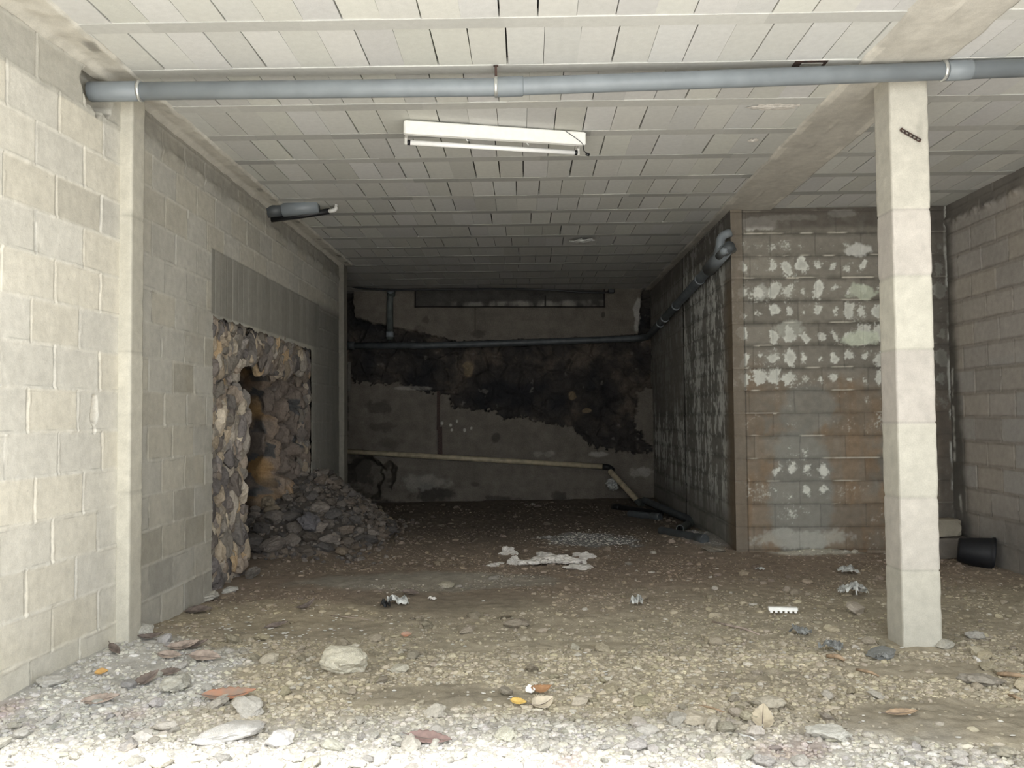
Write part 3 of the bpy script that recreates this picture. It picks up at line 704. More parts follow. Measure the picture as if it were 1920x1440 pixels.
# ------------------------------------------------------------------ ceiling: joists, filler blocks, beam strip
def ceiling():
    Vs = []; Fs = []; Cs = []; n = 0; rnd = random.Random(3)
    BX = [(0, 1, 3, 2), (4, 6, 7, 5), (0, 4, 5, 1), (2, 3, 7, 6), (0, 2, 6, 4), (1, 5, 7, 3)]
    def bx(x0, x1, y0, y1, z0, z1, c, sk=0.0):
        nonlocal n
        v = [(x + (sk if y == y1 else 0), y, z) for x in (x0, x1) for y in (y0, y1) for z in (z0, z1)]
        Vs.extend(v); Fs.extend([tuple(i + n for i in f) for f in BX]); n += 8; Cs.extend([c] * 8)
    base = lin(206, 207, 204); J0, JP, JW = 4.58, .62, .115
    beam0, beam1 = 2.14, 2.52
    for k in range(-5, 18):
        yj = J0 + JP * k; y0 = yj + JW / 2; y1 = yj + JP - JW / 2
        if y0 > YE: break
        if yj < yedge(XR) - 0.05: continue
        dark = 1 - .22 * float(ss(7.5, 12, np.array(yj)))  # daylight fall-off painted into the ceiling tone towards the rear
        # joist in short lengths, so its tone wanders
        x = XL - (.3 if yj < 11.2 else .8)
        while x < XR + .2:
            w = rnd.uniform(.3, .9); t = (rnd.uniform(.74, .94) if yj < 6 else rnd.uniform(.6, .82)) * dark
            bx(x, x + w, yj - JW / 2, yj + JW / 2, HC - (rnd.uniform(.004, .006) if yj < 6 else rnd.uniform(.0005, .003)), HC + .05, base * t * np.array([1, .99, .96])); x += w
        for (xa, xb) in ((XL + (.14 if y0 < 11.2 else -.8), beam0 - .06), (beam1 + .06, XR + .2)):
            x = xa - rnd.uniform(0, .2)
            while x < xb:
                w = .212 * rnd.uniform(.97, 1.02); g = .0025 if rnd.random() < .35 else rnd.uniform(.004, .009) + (.003 if y0 > 6 else 0)
                t = rnd.uniform(.90, 1.04) * dark
                if rnd.random() < .03: t *= .93
                xx0 = max(x, xa); xx1 = min(x + w - g, xb)
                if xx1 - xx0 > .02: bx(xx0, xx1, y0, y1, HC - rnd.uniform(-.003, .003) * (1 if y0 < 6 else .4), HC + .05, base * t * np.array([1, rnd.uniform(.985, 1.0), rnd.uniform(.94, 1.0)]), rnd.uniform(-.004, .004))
                x += w
    return link('ceiling', mesh_np('ceiling', Vs, Fs, np.array(Cs), smooth=False), M['ceil'])
ceil = ceiling(); ceil['kind'] = 'structure'
# solid slab over the blocks, extended unseen at left against light leaks
sl = MB(); c_ = [(-5.6, yedge(-5.6)), (XR + .6, yedge(XR + .6)), (XR + .6, YE + .9), (-5.6, YE + .9)]
sl.add([(x, y, z) for z in (HC + .045, HC + .26) for x, y in c_], [(3, 2, 1, 0), (4, 5, 6, 7), (0, 1, 5, 4), (1, 2, 6, 5), (2, 3, 7, 6), (3, 0, 4, 7)])
sl.build('ceiling_slab', M['shadowgap'])['kind'] = 'structure'
# unseen boxes added behind the walls to stop sky light leaking in
hl = MB(); hl.box((-5.35, 8.4, 1.8), (.5, 14.0, 3.8)).box((-.5, YE + .65, 1.8), (10.2, .5, 3.8)).box((-4.2, 5.9, 1.8), (2.6, .3, 3.8)).box((XR + .35, 8.2, 1.8), (.4, 13.2, 3.8)).box((-4.5, 12.4, 1.8), (2.6, .3, 3.8))
hl.build('wall_light_seal', M['shadowgap'])['kind'] = 'structure'
# cast edge along the left wall, and the flat beam between post and rear room
def edge_col(seed, c0):
    def f(U, V):
        n = fbm(U * 6, V * 1.5, 4, seed); n2 = fbm(U * 14, V * 14, 3, seed + 1)
        return lin(*c0) * (1 + .14 * n + .10 * n2)[..., None] * np.ones(U.shape + (3,))
    return f
def beam_pos(U, V):
    wob = .02 * fbm(U * 2, V * 3, 3, 701)
    h = HC - .016 - .006 * fbm(U * 4, V * 4, 3, 702) - .010 * ss(.02, .0, np.abs(U - 2.30)) * ss(.0, .3, fbm(V * 2, V, 3, 703))
    e = np.minimum(U - 2.06, 2.60 - U); h = h + .03 * ss(.012, 0, e)
    return np.stack([U + wob * ss(.12, 0, e), V, h], -1)
def beam_col(U, V):
    c = edge_col(705, (196, 190, 176))(U, V)
    lighter = ((U < 2.13) | (U > 2.53)) & (hsh(np.floor(V / .31), (U > 2.3) * 1, 706) > .62)
    c = np.where(lighter[..., None], c * 1.22, c)
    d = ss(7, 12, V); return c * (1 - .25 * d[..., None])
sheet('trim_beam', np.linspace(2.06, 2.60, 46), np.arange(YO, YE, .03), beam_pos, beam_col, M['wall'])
def lt_pos(U, V):
    e = (XL + .17) + .02 * fbm(U * 0 + 1, V * 4, 3, 711) - U
    return np.stack([U - SK * np.clip(5.33 - V, 0, 9) * ss(XL + .15, XL, U), V, HC - .02 - .012 * fbm(U * 6, V * 6, 3, 712) + .04 * ss(.02, 0, e) - .03 * ss(XL + .05, XL, U)], -1)
def lt_col(U, V):
    c = edge_col(713, (196, 190, 174))(U, V)
    e = (XL + .17) - U; c = mixc(c, np.broadcast_to(lin(216, 212, 198), c.shape), ss(.03, .01, e) * ss(.0, .2, fbm(V * 1.5, V, 3, 715)) * .8)
    return mixc(c, c * .5, ss(.03, .02, np.abs(e - .05 - .03 * fbm(V * 2, V, 2, 717))) * ss(.1, .3, fbm(V * 2.2, V * 0, 3, 716)))
sheet('trim_left', np.arange(XL - .05, XL + .19, .012), np.arange(YO, 11.9, .02), lt_pos, lt_col, M['wall'])

# ------------------------------------------------------------------ concrete columns
def column(name, x0, x1, y0, y1, z1, c0, seed, lifts, label, group=None):
    """board-cast post: four faces as one relief mesh"""
    per = [(x0, y0), (x1, y0), (x1, y1), (x0, y1)]; L = [x1 - x0, y1 - y0, x1 - x0, y1 - y0]; cum = np.cumsum([0] + L); b = .006
    us = []
    for i in range(4): us += list(np.linspace(cum[i] + b, cum[i + 1] - b, max(5, int(L[i] / .012))))
    us = np.array(us + [cum[-1] + b]); vs = np.arange(-.04, z1, .012)
    px = np.interp(us, cum, [p[0] for p in per] + [per[0][0]]); py = np.interp(us, cum, [p[1] for p in per] + [per[0][1]])
    px[-1] = px[0]; py[-1] = py[0]
    cx, cy = (x0 + x1) / 2, (y0 + y1) / 2
    X, Vv = np.meshgrid(px, vs); Y, _ = np.meshgrid(py, vs); U, _ = np.meshgrid(us % cum[-1], vs)
    U[:, -1] = U[:, 0]
    lift = np.searchsorted(lifts, Vv); dl = np.min(np.abs(Vv[..., None] - np.array(lifts)), -1) if len(lifts) else np.ones(Vv.shape)
    n2 = fbm(U * 8, Vv * 8, 4, seed)
    h = .0018 * n2 - .004 * ss(.010, .003, dl) + .0015 * (hsh(lift, lift * 0, seed) - .5)
    edge = np.minimum.reduce([np.abs(U - cc) for cc in cum]); h = h - .004 * ss(.012, 0, edge) * ss(0, .5, pn(U * 0 + 2, Vv * 9, seed + 2) + .2)
    dx = X - cx; dy = Y - cy
    P = np.stack([X + h * np.sign(dx) * (np.abs(np.abs(dx) - (x1 - x0) / 2) < .02), Y + h * np.sign(dy) * (np.abs(np.abs(dy) - (y1 - y0) / 2) < .02), Vv], -1)
    k = 1 + .10 * (hsh(lift, lift * 0 + 1, seed + 3) - .5) + .10 * n2 + .08 * fbm(U * 2, Vv * 2, 3, seed + 4)
    c = lin(*c0) * k[..., None]; c = mixc(c, c * .72, ss(.010, .003, dl) * .6)
    c = mixc(c, c * np.array([1.0, .97, 1.02]), ss(.5, .9, hsh(lift, lift * 0 + 2, seed + 5)))
    c = mixc(c, c * .8, ss(.35, .6, fbm(U * 9 + 3, Vv * 3, 3, seed + 7)) * .6)
    nv, nu = X.shape; idx = np.arange(nu * nv).reshape(nv, nu); q = np.stack([idx[:-1, :-1], idx[:-1, 1:], idx[1:, 1:], idx[1:, :-1]], -1).reshape(-1, 4)
    me = mesh_np(name, P.reshape(-1, 3), q, c.reshape(-1, 3)); o = link(name, me, M['wall'])
    o.data.transform(Matrix.Translation((-cx, -cy, 0))); o.location = (cx, cy, 0); return tag(o, label, 'column', group)
pz = lambda y: at_y(1700, y, 5.33).z
column('concrete_column', 2.305, 2.545, 5.33, 5.57, HC + .01, (192, 187, 168), 801, sorted([pz(392), pz(516), pz(655), pz(793), pz(933), pz(1070)]),
       'free-standing square pale concrete column standing on the rubble floor at right')
column('concrete_pilaster', XL - .06, -2.49, 5.34, 5.52, HC - .02, (196, 190, 170), 811, sorted([at_y(240, y, 5.33).z for y in (402, 660, 925)]),
       'narrow pale concrete pilaster at the near left wall where the grey pipe passes')
column('concrete_pilaster', XL - .1, -2.50, 11.72, 11.95, HC - .02, (128, 122, 108), 821, [1.2, 2.4],
       'dim narrow concrete pilaster at the far end of the left wall beside the rock pile')

# ------------------------------------------------------------------ big grey drain pipe
pa = at_y(168, 172, 5.10); pb = at_y(930, 163.5, 5.14); pc = at_y(1960, 126, 5.16)
pipe = empty('drain_pipe', pa, 'long thick grey plastic drain pipe running under the ceiling across the whole room', 'pipe')
def rel(o, pts): return [Vector(p) - o.location for p in pts]
def along(px, a=None):     # point on the pipe axis above image column px
    best = None
    for (s, e) in ((pa, pb), (pb, pc)):
        for i in range(201):
            p = s.lerp(e, i / 200); v = RC.inverted() @ (p - Vector((0, 0, CAMZ))); x = 960 + F * v.x / -v.z
            if best is None or abs(x - px) < best[0]: best = (abs(x - px), p, (e - s).normalized())
    return best[1], best[2]
PR = .054
MB().tube(rel(pipe, [pa, pb, pc]), PR, 40).build('pipe', M['pvc'], pipe)
for px0, px1 in ((168, 262), (932, 980), (1772, 1822)):
    a, t = along(px0); b, _ = along(px1)
    m = MB(); m.tube(rel(pipe, [a, a.lerp(b, .02), b - t * .006, b]), [PR + .003, PR + .006, PR + .006, PR + .001], 40); m.build('coupling', M['pvc'], pipe)
for px in (262, 931, 1768):
    a, t = along(px); m = MB(); m.tube(rel(pipe, [a - t * .010, a - t * .009, a + t * .009, a + t * .010]), [PR, PR + .009, PR + .009, PR], 40)
    b_ = m.build('clamp_band', M['zinc'], pipe)
    up = a + Vector((0, 0, PR + .005)); top = HC - .01
    if px != 262 and top - up.z > .01:
        MB().box(Vector((up.x, up.y, (up.z + top) / 2)) - pipe.location, (.016, .004, top - up.z + .01)).box(Vector((up.x, up.y, top)) - pipe.location, (.03, .02, .004)).build('hanger_strap', M['zinc'] if px > 1000 else M['rust'], b_)

# ------------------------------------------------------------------ fluorescent batten
ZB = HC - .085
a = at_y(757, 232, 6.07); a.z = 0; b = at_y(1097, 260, 6.39); b.z = 0
L_ = (b - a).length; mid = (a + b) / 2; ang = math.atan2(b.y - a.y, b.x - a.x)
lampo = empty('fluorescent_light', (mid.x, mid.y, HC - .013), 'white fluorescent batten with bare tube fixed askew to the block ceiling', 'ceiling light'); lampo.rotation_euler.z = ang
m = MB(); m.box((0, 0, -.05), (L_, .055, .098), bev=.008); m.build('housing', M['white_paint'], lampo)
for s in (-1, 1):
    MB().box((s * (L_ / 2 - .025), .055, -.088), (.022, .10, .02), bev=.004).box((s * (L_ / 2 - .025), .098, -.115), (.022, .03, .06), bev=.006).build('lamp_holder', M['pvc_white'], lampo)
    MB().tube([(s * (L_ / 2 - .035), .098, -.125), (s * (L_ / 2 - .055), .098, -.125)], .0195, 20).build('tube_cap', M['black'], lampo)
MB().tube([(-L_ / 2 + .055, .098, -.125), (L_ / 2 - .055, .098, -.125)], .0185, 24).build('tube', M['tube'], lampo)
for o in [q for q in lampo.children if q.name.startswith('tube_cap')]: o.parent = [q for q in lampo.children if q.name == 'tube'][0]
for x in (-.22, .24):
    MB().tube([(x, .03, -.085), (x, .036, -.10), (x + .01, .04, -.11), (x + .02, .036, -.10)], .004, 8).build('clip', M['zinc'], lampo)
MB().tube([(L_ / 2 - .02, -.01, -.1), (L_ / 2 + .0, .03, -.13), (L_ / 2 + .03, .06, -.135), (L_ / 2 + .035, .07, -.14)], .004, 8).tube([(L_ / 2 + .03, .07, -.14), (L_ / 2 + .055, .075, -.142)], .011, 10).build('loose_wire', M['black'], lampo)
MB().tube([(L_ / 2 - .16, -.029, -.008), (L_ / 2 - .1, -.031, -.045), (L_ / 2 - .04, -.031, -.085), (L_ / 2 - .02, -.02, -.105)], .0028, 6).build('supply_wire', M['pvc_dark'], lampo)

# ------------------------------------------------------------------ pipe stub high on the left wall
def P(px, py, Y): return at_y(px, py, Y)
Ys = 8.3
s0 = at_x(492, 398, XL - .06); Ys = s0.y
s1 = P(597, 386, Ys)
st = empty('pipe_stub', s0, 'short grey pipe with tee fitting coming out of the left wall under the ceiling', 'pipe')
MB().tube(rel(st, [s0, s0.lerp(s1, .4)]), .062, 32).build('pipe', M['pvc_dark'], st)
MB().tube(rel(st, [s0.lerp(s1, .36), s0.lerp(s1, .365), s1]), [.064, .071, .071], 32).build('tee', M['pvc'], st)
tt = s0.lerp(s1, .80)
MB().tube(rel(st, [tt, Vector((tt.x, tt.y, HC - .01))]), .052, 28).build('riser', M['pvc'], st)
e0 = P(596, 394, Ys + .03); e1 = P(626, 393, Ys + .03)
cb = empty('corrugated_conduit', P(503, 411, Ys + .10), 'black flexible conduit running beneath the short pipe stub at the left wall', 'conduit')
MB().tube(rel(cb, [P(497, 413, Ys + .10), P(560, 405, Ys + .10), P(618, 396, Ys + .06)]), .030, 18).build('conduit', M['black'], cb)
we = empty('pipe_elbow', P(626, 393, Ys + .05), 'small white plastic pipe elbow dropping from the ceiling beside the grey stub', 'pipe')
q = P(630, 380, Ys + .05)
MB().tube(rel(we, path([P(616, 396, Ys + .05), P(632, 394, Ys + .05), Vector((q.x + .0, q.y, HC - .012))], .05)), .021, 18).build('elbow', M['pvc_white'], we)

# ------------------------------------------------------------------ back wall services
YW = YE - .16
v0 = P(733, 522, YW - .15); v1 = P(731, 634, YW)
vp = empty('soil_pipe', P(731, 636, YW), 'vertical grey soil pipe with capped tee on the dark back wall', 'pipe')
top = Vector((P(734, 522, YW).x, YW - .1, HC - .01)); j = P(733, 545, YW - .1)
MB().tube(rel(vp, [top, j, P(731, 570, YW), P(731, 636, YW)]), .058, 24).build('pipe', M['pvc_green'], vp)
MB().tube(rel(vp, [P(734, 528, YW - .1), P(733, 556, YW - .06)]), .072, 24).build('socket', M['pvc_green'], vp)
MB().tube(rel(vp, [j, j - Vector((0, .14, 0))]), .060, 24).build('tee_cap', M['pvc'], vp)
MB().tube(rel(vp, [P(731, 622, YW), P(731, 632, YW)]), .066, 24).build('collar', M['pvc'], vp)
hp = empty('waste_pipe', P(655, 648, YW), 'dark waste pipe running along the back wall and up the block wall to the right', 'pipe')
q1 = P(1195, 634, YW); xr = XS - .09
r0 = at_x(1222, 622, xr); r1 = at_x(1368, 462, xr)
c0 = Vector((xr, YW, q1.z))
MB().tube(rel(hp, [P(640, 648, YW), P(800, 648, YW), P(960, 643, YW), P(1100, 638, YW)] + bend(P(1100, 638, YW), c0, r0 if abs(r0.y - YW) > .2 else r1, .25) + [r1]), .056, 24).build('pipe', M['pvc_dark'], hp)
MB().tube(rel(hp, [P(652, 648, YW), P(665, 648, YW)]), .07, 20).build('socket', M['pvc_dark'], hp)
ax0 = bend(P(1100, 638, YW), c0, r1, .25)[-1]
dirr = (r1 - ax0).normalized()
for px in (1238, 1247, 1268, 1312, 1334):
    best = min((ax0.lerp(r1, i / 300) for i in range(301)), key=lambda p: abs(960 + F * (lambda v: v.x / -v.z)(RC.inverted() @ (p - Vector((0, 0, CAMZ)))) - px))
    MB().tube(rel(hp, [best - dirr * .02, best - dirr * .015, best + dirr * .015, best + dirr * .02]), [.056, .064, .064, .056], 24).build('clamp_band', M['pvc'], hp)
# fittings at the upper end
fe = empty('branch_fitting', r1, 'pair of grey pipe elbows at the top corner of the salt-stained block wall', 'pipe')
ra = at_x(1345, 487, xr); MB().tube(rel(fe, [at_x(1330, 505, xr), ra, at_x(1360, 470, xr)]), [.075, .075, .07], 24).build('socket', M['pvc'], fe)
rb = at_x(1358, 466, xr)
MB().tube(rel(fe, path([at_x(1340, 492, xr - .02), at_x(1350, 462, xr - .04), at_x(1352, 443, xr - .02), at_x(1370, 436, xr + .08)], .05)), .045, 20).build('elbow', M['pvc'], fe)
MB().tube(rel(fe, path([at_x(1348, 480, xr - .05), at_x(1358, 470, xr - .05), at_x(1374, 468, xr + .08)], .03)), .040, 20).build('elbow', M['pvc'], fe)
# cable under the slab
cab = [P(x, y, YW - .45) for x, y in ((610, 530), (640, 534), (680, 541), (730, 544), (800, 543), (900, 542), (980, 542), (1040, 544), (1090, 548), (1130, 549), (1150, 546))]
cb2 = empty('black_cable', cab[0], 'thick black cable sagging along the top of the back wall', 'cable')
MB().tube(rel(cb2, cab), .016, 12).build('cable', M['black'], cb2)
MB().box(P(1146, 546, YW - .43) - cb2.location, (.10, .09, .07), bev=.01).build('junction_block', M['black'], cb2)
# cream pipe
cp = empty('cream_pipe', P(640, 846, YW), 'long cream plastic pipe fixed across the foot of the back wall', 'pipe')
ce = P(1134, 875, YW)
MB().tube(rel(cp, [P(630, 845.5, YW), P(880, 860, YW), ce]), .044, 22).build('pipe', M['pvc_cream'], cp)
MB().tube(rel(cp, path([P(1130, 875, YW), P(1143, 876, YW - .02), P(1148, 882, YW - .08)], .05)), .050, 20).build('elbow_fitting', M['black'], cp)
dp = empty('cream_pipe', P(1205, 945, YW - .75), 'loose cream pipe leaning diagonally from the black elbow down to the floor', 'pipe')
MB().tube(rel(dp, [P(1144, 884, YW - .10), P(1196, 940, YW - .75)]), .047, 22, hollow=.006).build('pipe', M['pvc_cream'], dp)
MB().tube(rel(dp, [P(1194, 938, YW - .72), P(1204, 949, YW - .86)]), .050, 22, hollow=.006).build('socket_end', M['pvc_green'], dp)
# rod and batten
MB().box(P(822, 770, YE - .10), (.05, .03, .66), Matrix.Rotation(.012, 3, 'Y')).box(P(825, 828, YE - .11), (.075, .04, .50), Matrix.Rotation(.0, 3, 'Y')).build('rebar_strip', M['rust'])
tag(bpy.data.objects['rebar_strip'], 'upright rusty metal strip on the back wall above the cream pipe', 'metal strip')
o = MB().box(P(655, 706, YW + .02), (.05, .03, .50)).box(P(645, 682, YW + .02), (.16, .02, .02)).build('wooden_batten', mat_flat('weathered_wood', lin(118, 112, 102), .9)); tag(o, 'short grey wooden batten upright at the left end of the back wall', 'batten')

# ------------------------------------------------------------------ crumpled sheets
def crumple(name, loc, sx, sy, h, mat, label, cat, seed, tilt=(0, 0, 0), group=None, shape=None, n=22, parent=None):
    rs = np.random.RandomState(seed); us = np.linspace(-1, 1, n); U, V = np.meshgrid(us, us)
    ang_ = np.arctan2(V, U); R = np.sqrt(U ** 2 + V ** 2); lim = .8 + .25 * pn(np.cos(ang_) * 2 + seed, np.sin(ang_) * 2, seed % 50) * 1.6
    z = h * (.5 * np.abs(fbm(U * 1.1 + seed, V * 1.1, 3, seed % 60, .4)) * 2.2 + .3 * (1 - R ** 2))
    P_ = np.stack([U * sx / 2, V * sy / 2, z], -1)
    idx = np.arange(n * n).reshape(n, n); q = np.stack([idx[:-1, :-1], idx[:-1, 1:], idx[1:, 1:], idx[1:, :-1]], -1).reshape(-1, 4)
    keep = (R < lim)[:-1, :-1].reshape(-1); q = q[keep]
    me = mesh_np(name, P_.reshape(-1, 3), q, smooth=False); o = link(name, me, mat)
    m_ = o.modifiers.new('thick', 'SOLIDIFY'); m_.thickness = .003
    o.location = loc; o.rotation_euler = tilt; return tag(o, label, cat, group)
p = P(1147, 908, YW - .12)
crumple('plastic_bag', p, .26, .26, .14, M['foil'], 'crumpled white plastic bag hanging at the cream elbow by the back wall', 'bag', 3, (PI / 2, 0, 0))

# dark pipes lying in the back right corner
def floor_pipe(name, a, b, r, mat, label, hol=.007, lift=0):
    A = on_ground(*a); B = on_ground(*b); A.z += r * .7 + lift; B.z += r * .7
    e = empty(name, B, label, 'pipe'); MB().tube(rel(e, [A, B]), r, 22, hollow=hol).build('pipe', mat, e)
    d = (B - A).normalized(); MB().tube(rel(e, [B - d * .16, B - d * .155, B - d * .004, B]), [r, r + .008, r + .008, r + .002], 22, hollow=.014).build('socket', mat, e)
    return e
floor_pipe('loose_pipe', (1208, 955), (1322, 992), .052, M['pvc_dark'], 'long dark pipe lying along the foot of the salt-stained block wall', lift=.1)
floor_pipe('loose_pipe', (1240, 1000), (1322, 1022), .048, M['pvc_dark'], 'short dusty pipe lying nearest the rendered corner in the brown earth')
floor_pipe('loose_pipe', (1240, 968), (1150, 954), .046, M['black'], 'black pipe with pale open end pointing left near the back wall', lift=.0)
e = floor_pipe('loose_pipe', (1180, 968), (1238, 975), .05, M['pvc_dark'], 'grey pipe offcut half buried under the black pipes at the back')
e = floor_pipe('loose_pipe', (1275, 1000), (1293, 986), .045, M['pvc_green'], 'very short pipe offcut leaning across the long dark pipe in the corner', lift=.02)

# ------------------------------------------------------------------ column bracket, ceiling scars
q0 = at_y(1689, 243, 5.318); q1 = at_y(1726, 264, 5.318)
d = q1 - q0; R = Matrix.Rotation(-math.atan2(d.z, d.x), 3, 'Y')
br = empty('perforated_strap', q0, 'rusty perforated metal strap nailed slanting across the free-standing column', 'strap')
m = MB(); Lb = d.length
for s in (-1, 1): m.box((q0 + q1) / 2 - q0 + R @ Vector((0, 0, s * .0085)), (Lb, .004, .006), R)
for i in range(6): m.box((q0 + q1) / 2 - q0 + R @ Vector(((-.5 + i / 5) * Lb * .95, 0, 0)), (.012, .004, .016), R)
m.build('strap', M['rust'], br)
MB().tube([Vector((.004, .008, .004)), Vector((.004, -.008, .004))], .006, 10).build('nail', M['rust'], br)
# broken filler block: dark flat plate stands in for the hole's shade, left of beam
hb = at_z(1518, 119, HC - .004)
o = MB().box((hb.x, hb.y, HC - .006), (.20, .09, .006)).build('ceiling_patch', M['rust']); o['kind'] = 'structure'; o.name = 'trim_broken_block'
o = MB().box((hb.x + .01, hb.y + .01, HC - .010), (.13, .06, .006)).build('trim_broken_block', mat_flat('pale_fill', lin(176, 172, 160))); o['kind'] = 'structure'
p = at_z(1090, 448, HC - .02)
crumple('ceiling_rose', (p.x, p.y, HC - .03), .36, .20, .05, M['foil'], 'pale torn lamp base left stuck on the rear ceiling', 'lamp base', 14, (PI, 0, 0))
def lime(px, py, rx, ry, seed, k=.012):
    p = at_z(px, py, HC); n = 30; us = np.linspace(-1, 1, n); U, V = np.meshgrid(us, us); Rr = np.hypot(U, V) + .35 * fbm(U * 3 + seed, V * 3, 3, seed)
    Z = HC - .0045 - k * np.clip(1 - Rr, 0, 1); idx = np.arange(n * n).reshape(n, n); q = np.stack([idx[:-1, :-1], idx[1:, :-1], idx[1:, 1:], idx[:-1, 1:]], -1).reshape(-1, 4)
    q = q[(Rr < .9)[:-1, :-1].reshape(-1)]
    o = link('trim_salt_crust', mesh_np('trim_salt_crust', np.stack([p.x + U * rx, p.y + V * ry, Z], -1).reshape(-1, 3), q), M['plaster']); o['kind'] = 'structure'
lime(1450, 199, .20, .07, 21); lime(1412, 262, .05, .05, 22)

# ------------------------------------------------------------------ bucket and blocks at the right
bp0 = on_ground(1832, 1062); bp0 = Vector((min(bp0.x, XR - .2), bp0.y, bp0.z))
bk = empty('rubber_bucket', bp0, 'black rubber bucket lying on its side against the right wall', 'bucket'); bk.rotation_euler = (0, 0, math.radians(-24))
def lathe(m, prof, n, X0, tilt=0.0, frm=None):
    vs = []; fs = []
    for (x, r) in prof:
        for k in range(n): w = 2 * PI * k / n; vs.append(Vector((x, math.cos(w) * r, math.sin(w) * r)))
    for i in range(len(prof) - 1):
        for k in range(n): jn = (k + 1) % n; fs.append((i * n + k, i * n + jn, i * n + n + jn, i * n + n + k))
    R_ = Matrix.Rotation(tilt, 3, 'Y'); m.add([R_ @ v + Vector(X0) for v in vs], fs, True)
m = MB(); lathe(m, [(-.14, .001), (-.14, .10), (-.13, .112), (.10, .148), (.13, .152), (.14, .160), (.155, .158), (.150, .146), (.12, .140), (-.11, .104), (-.115, .001)], 36, (0, 0, .135), .12)
m.build('bucket_body', M['blackrubber'], bk)
m = MB(); lathe(m, [(.148, .162), (.158, .164), (.162, .158), (.158, .150)], 36, (0, 0, .135), .12); m.build('rim', M['blackrubber'], bk)
m = MB(); lathe(m, [(-.05, .001), (.02, .07), (.06, .118), (.10, .137), (-.06, .118)], 28, (0, 0, .135), .12); m.build('dried_plaster', M['plaster'], bk)
m = MB(); m.tube([Vector((.14 * 1, .155 * math.cos(w), .135 + .155 * math.sin(w))) + Vector((.03 * math.sin(w * 2), 0, 0)) for w in [math.radians(d_) for d_ in range(-80, 100, 12)]], .0035, 8); m.build('handle', M['zinc'], bk)
bpos = on_ground(1778, 1052)
def cblock(loc, size, rz, col, label, seed):
    v, f = ICO[3]; v = v.copy(); m_ = np.max(np.abs(v), 1, keepdims=True); v = v / m_ * (1 - .0); v = v * np.array(size) / 2
    v += np.array([mnoise.fractal(Vector(x) * 6 + Vector((seed, 0, 0)), .8, 2, 3) for x in v])[:, None] * .008
    c = lin(*col) * (1 + .2 * np.array([mnoise.noise(Vector(x) * 9) for x in v]))[:, None]
    o = link('concrete_block', mesh_np('concrete_block', v, f, c, smooth=False), M['wall']); o.location = loc; o.rotation_euler.z = rz; return tag(o, label, 'block')
cblock((bpos.x + .02, 8.62, gz(bpos.x, 8.62) + .10), (.50, .24, .20), .02, (118, 110, 98), 'grey concrete block lying on the floor behind the black bucket, lower of two', 1)
cblock((bpos.x - .02, 8.66, gz(bpos.x, 8.62) + .29), (.46, .22, .17), -.03, (150, 140, 118), 'stained concrete block resting on another behind the black bucket, upper of two', 2)

# ------------------------------------------------------------------ rock pile
rnd = random.Random(21)
pile = []
k = 0
dk_tones = [lin(118, 108, 98), lin(104, 97, 92), lin(126, 110, 94), lin(98, 92, 88), lin(136, 124, 112), lin(110, 98, 86)]
while len(pile) < 250 and k < 20000:
    k += 1
    x = rnd.uniform(-3.9, -1.4); y = rnd.uniform(8.6, 11.9); hh = float(heap_h(np.array([x]), np.array([y]))[0])
    if hh < .02 or (x < XL and not (8.1 < y < 10.15)): continue
    if x > XL - .02 and x < XL + .05 and 10.2 < y < 12: continue
    front = max(0, (10.2 - y) / 1.6)
    s = rnd.uniform(.05, .10) + .13 * front * rnd.random()
    if any((x - a) ** 2 + (y - b) ** 2 < (.62 * (s + c)) ** 2 for a, b, c in pile): continue
    pile.append((x, y, s))
marks = [('big rounded boulder', 580, 1034), ('squarish grey boulder', 610, 984), ('flat dark slab rock', 512, 990), ('tan-topped rock', 640, 1040), ('lone grey rock at the opening edge', 474, 1080)]
marks = [(n_, *on_ground(a_, b_).xy) for n_, a_, b_ in marks] + [('far pilaster', -2.5, 11.7), ('ochre rock', -2.95, 10.1), ('foot of the back wall', -2.0, 13.6), ('crest of the pile', HEAP[0], HEAP[1])]
for i, (x, y, s) in enumerate(pile):
    hh = gz(x, y)
    tk = rnd.uniform(.8, 1.15); t = dk_tones[rnd.randrange(6)] * tk; tw = 'darker' if t.mean() < .105 else 'brownish' if t[0] > t[2] * 1.35 else 'grey'
    if rnd.random() < .04: t = lin(150, 132, 104); tw = 'tan'
    sw = 'large' if s > .12 else 'medium' if s > .075 else 'small'
    n_, mx_, my_ = min(marks, key=lambda q: (q[1] - x) ** 2 + (q[2] - y) ** 2); dx, dy = x - mx_, y - my_
    a_ = ('right of' if dx > 0 else 'left of') if abs(dx) > abs(dy) else ('behind' if dy > 0 else 'in front of')
    w_ = 'close ' if math.hypot(dx, dy) < .28 else ''
    zn = ' inside the opening' if x < XL - .05 else ''
    lb = f'{sw} {tw} basalt rock{zn}, {w_}{a_} the {n_}'
    place_stone('basalt_rock', (x, y, hh + s * .35), s, t, lb, 'rock', 'pile rocks' + lb.split('rock', 1)[1], rnd, .85)
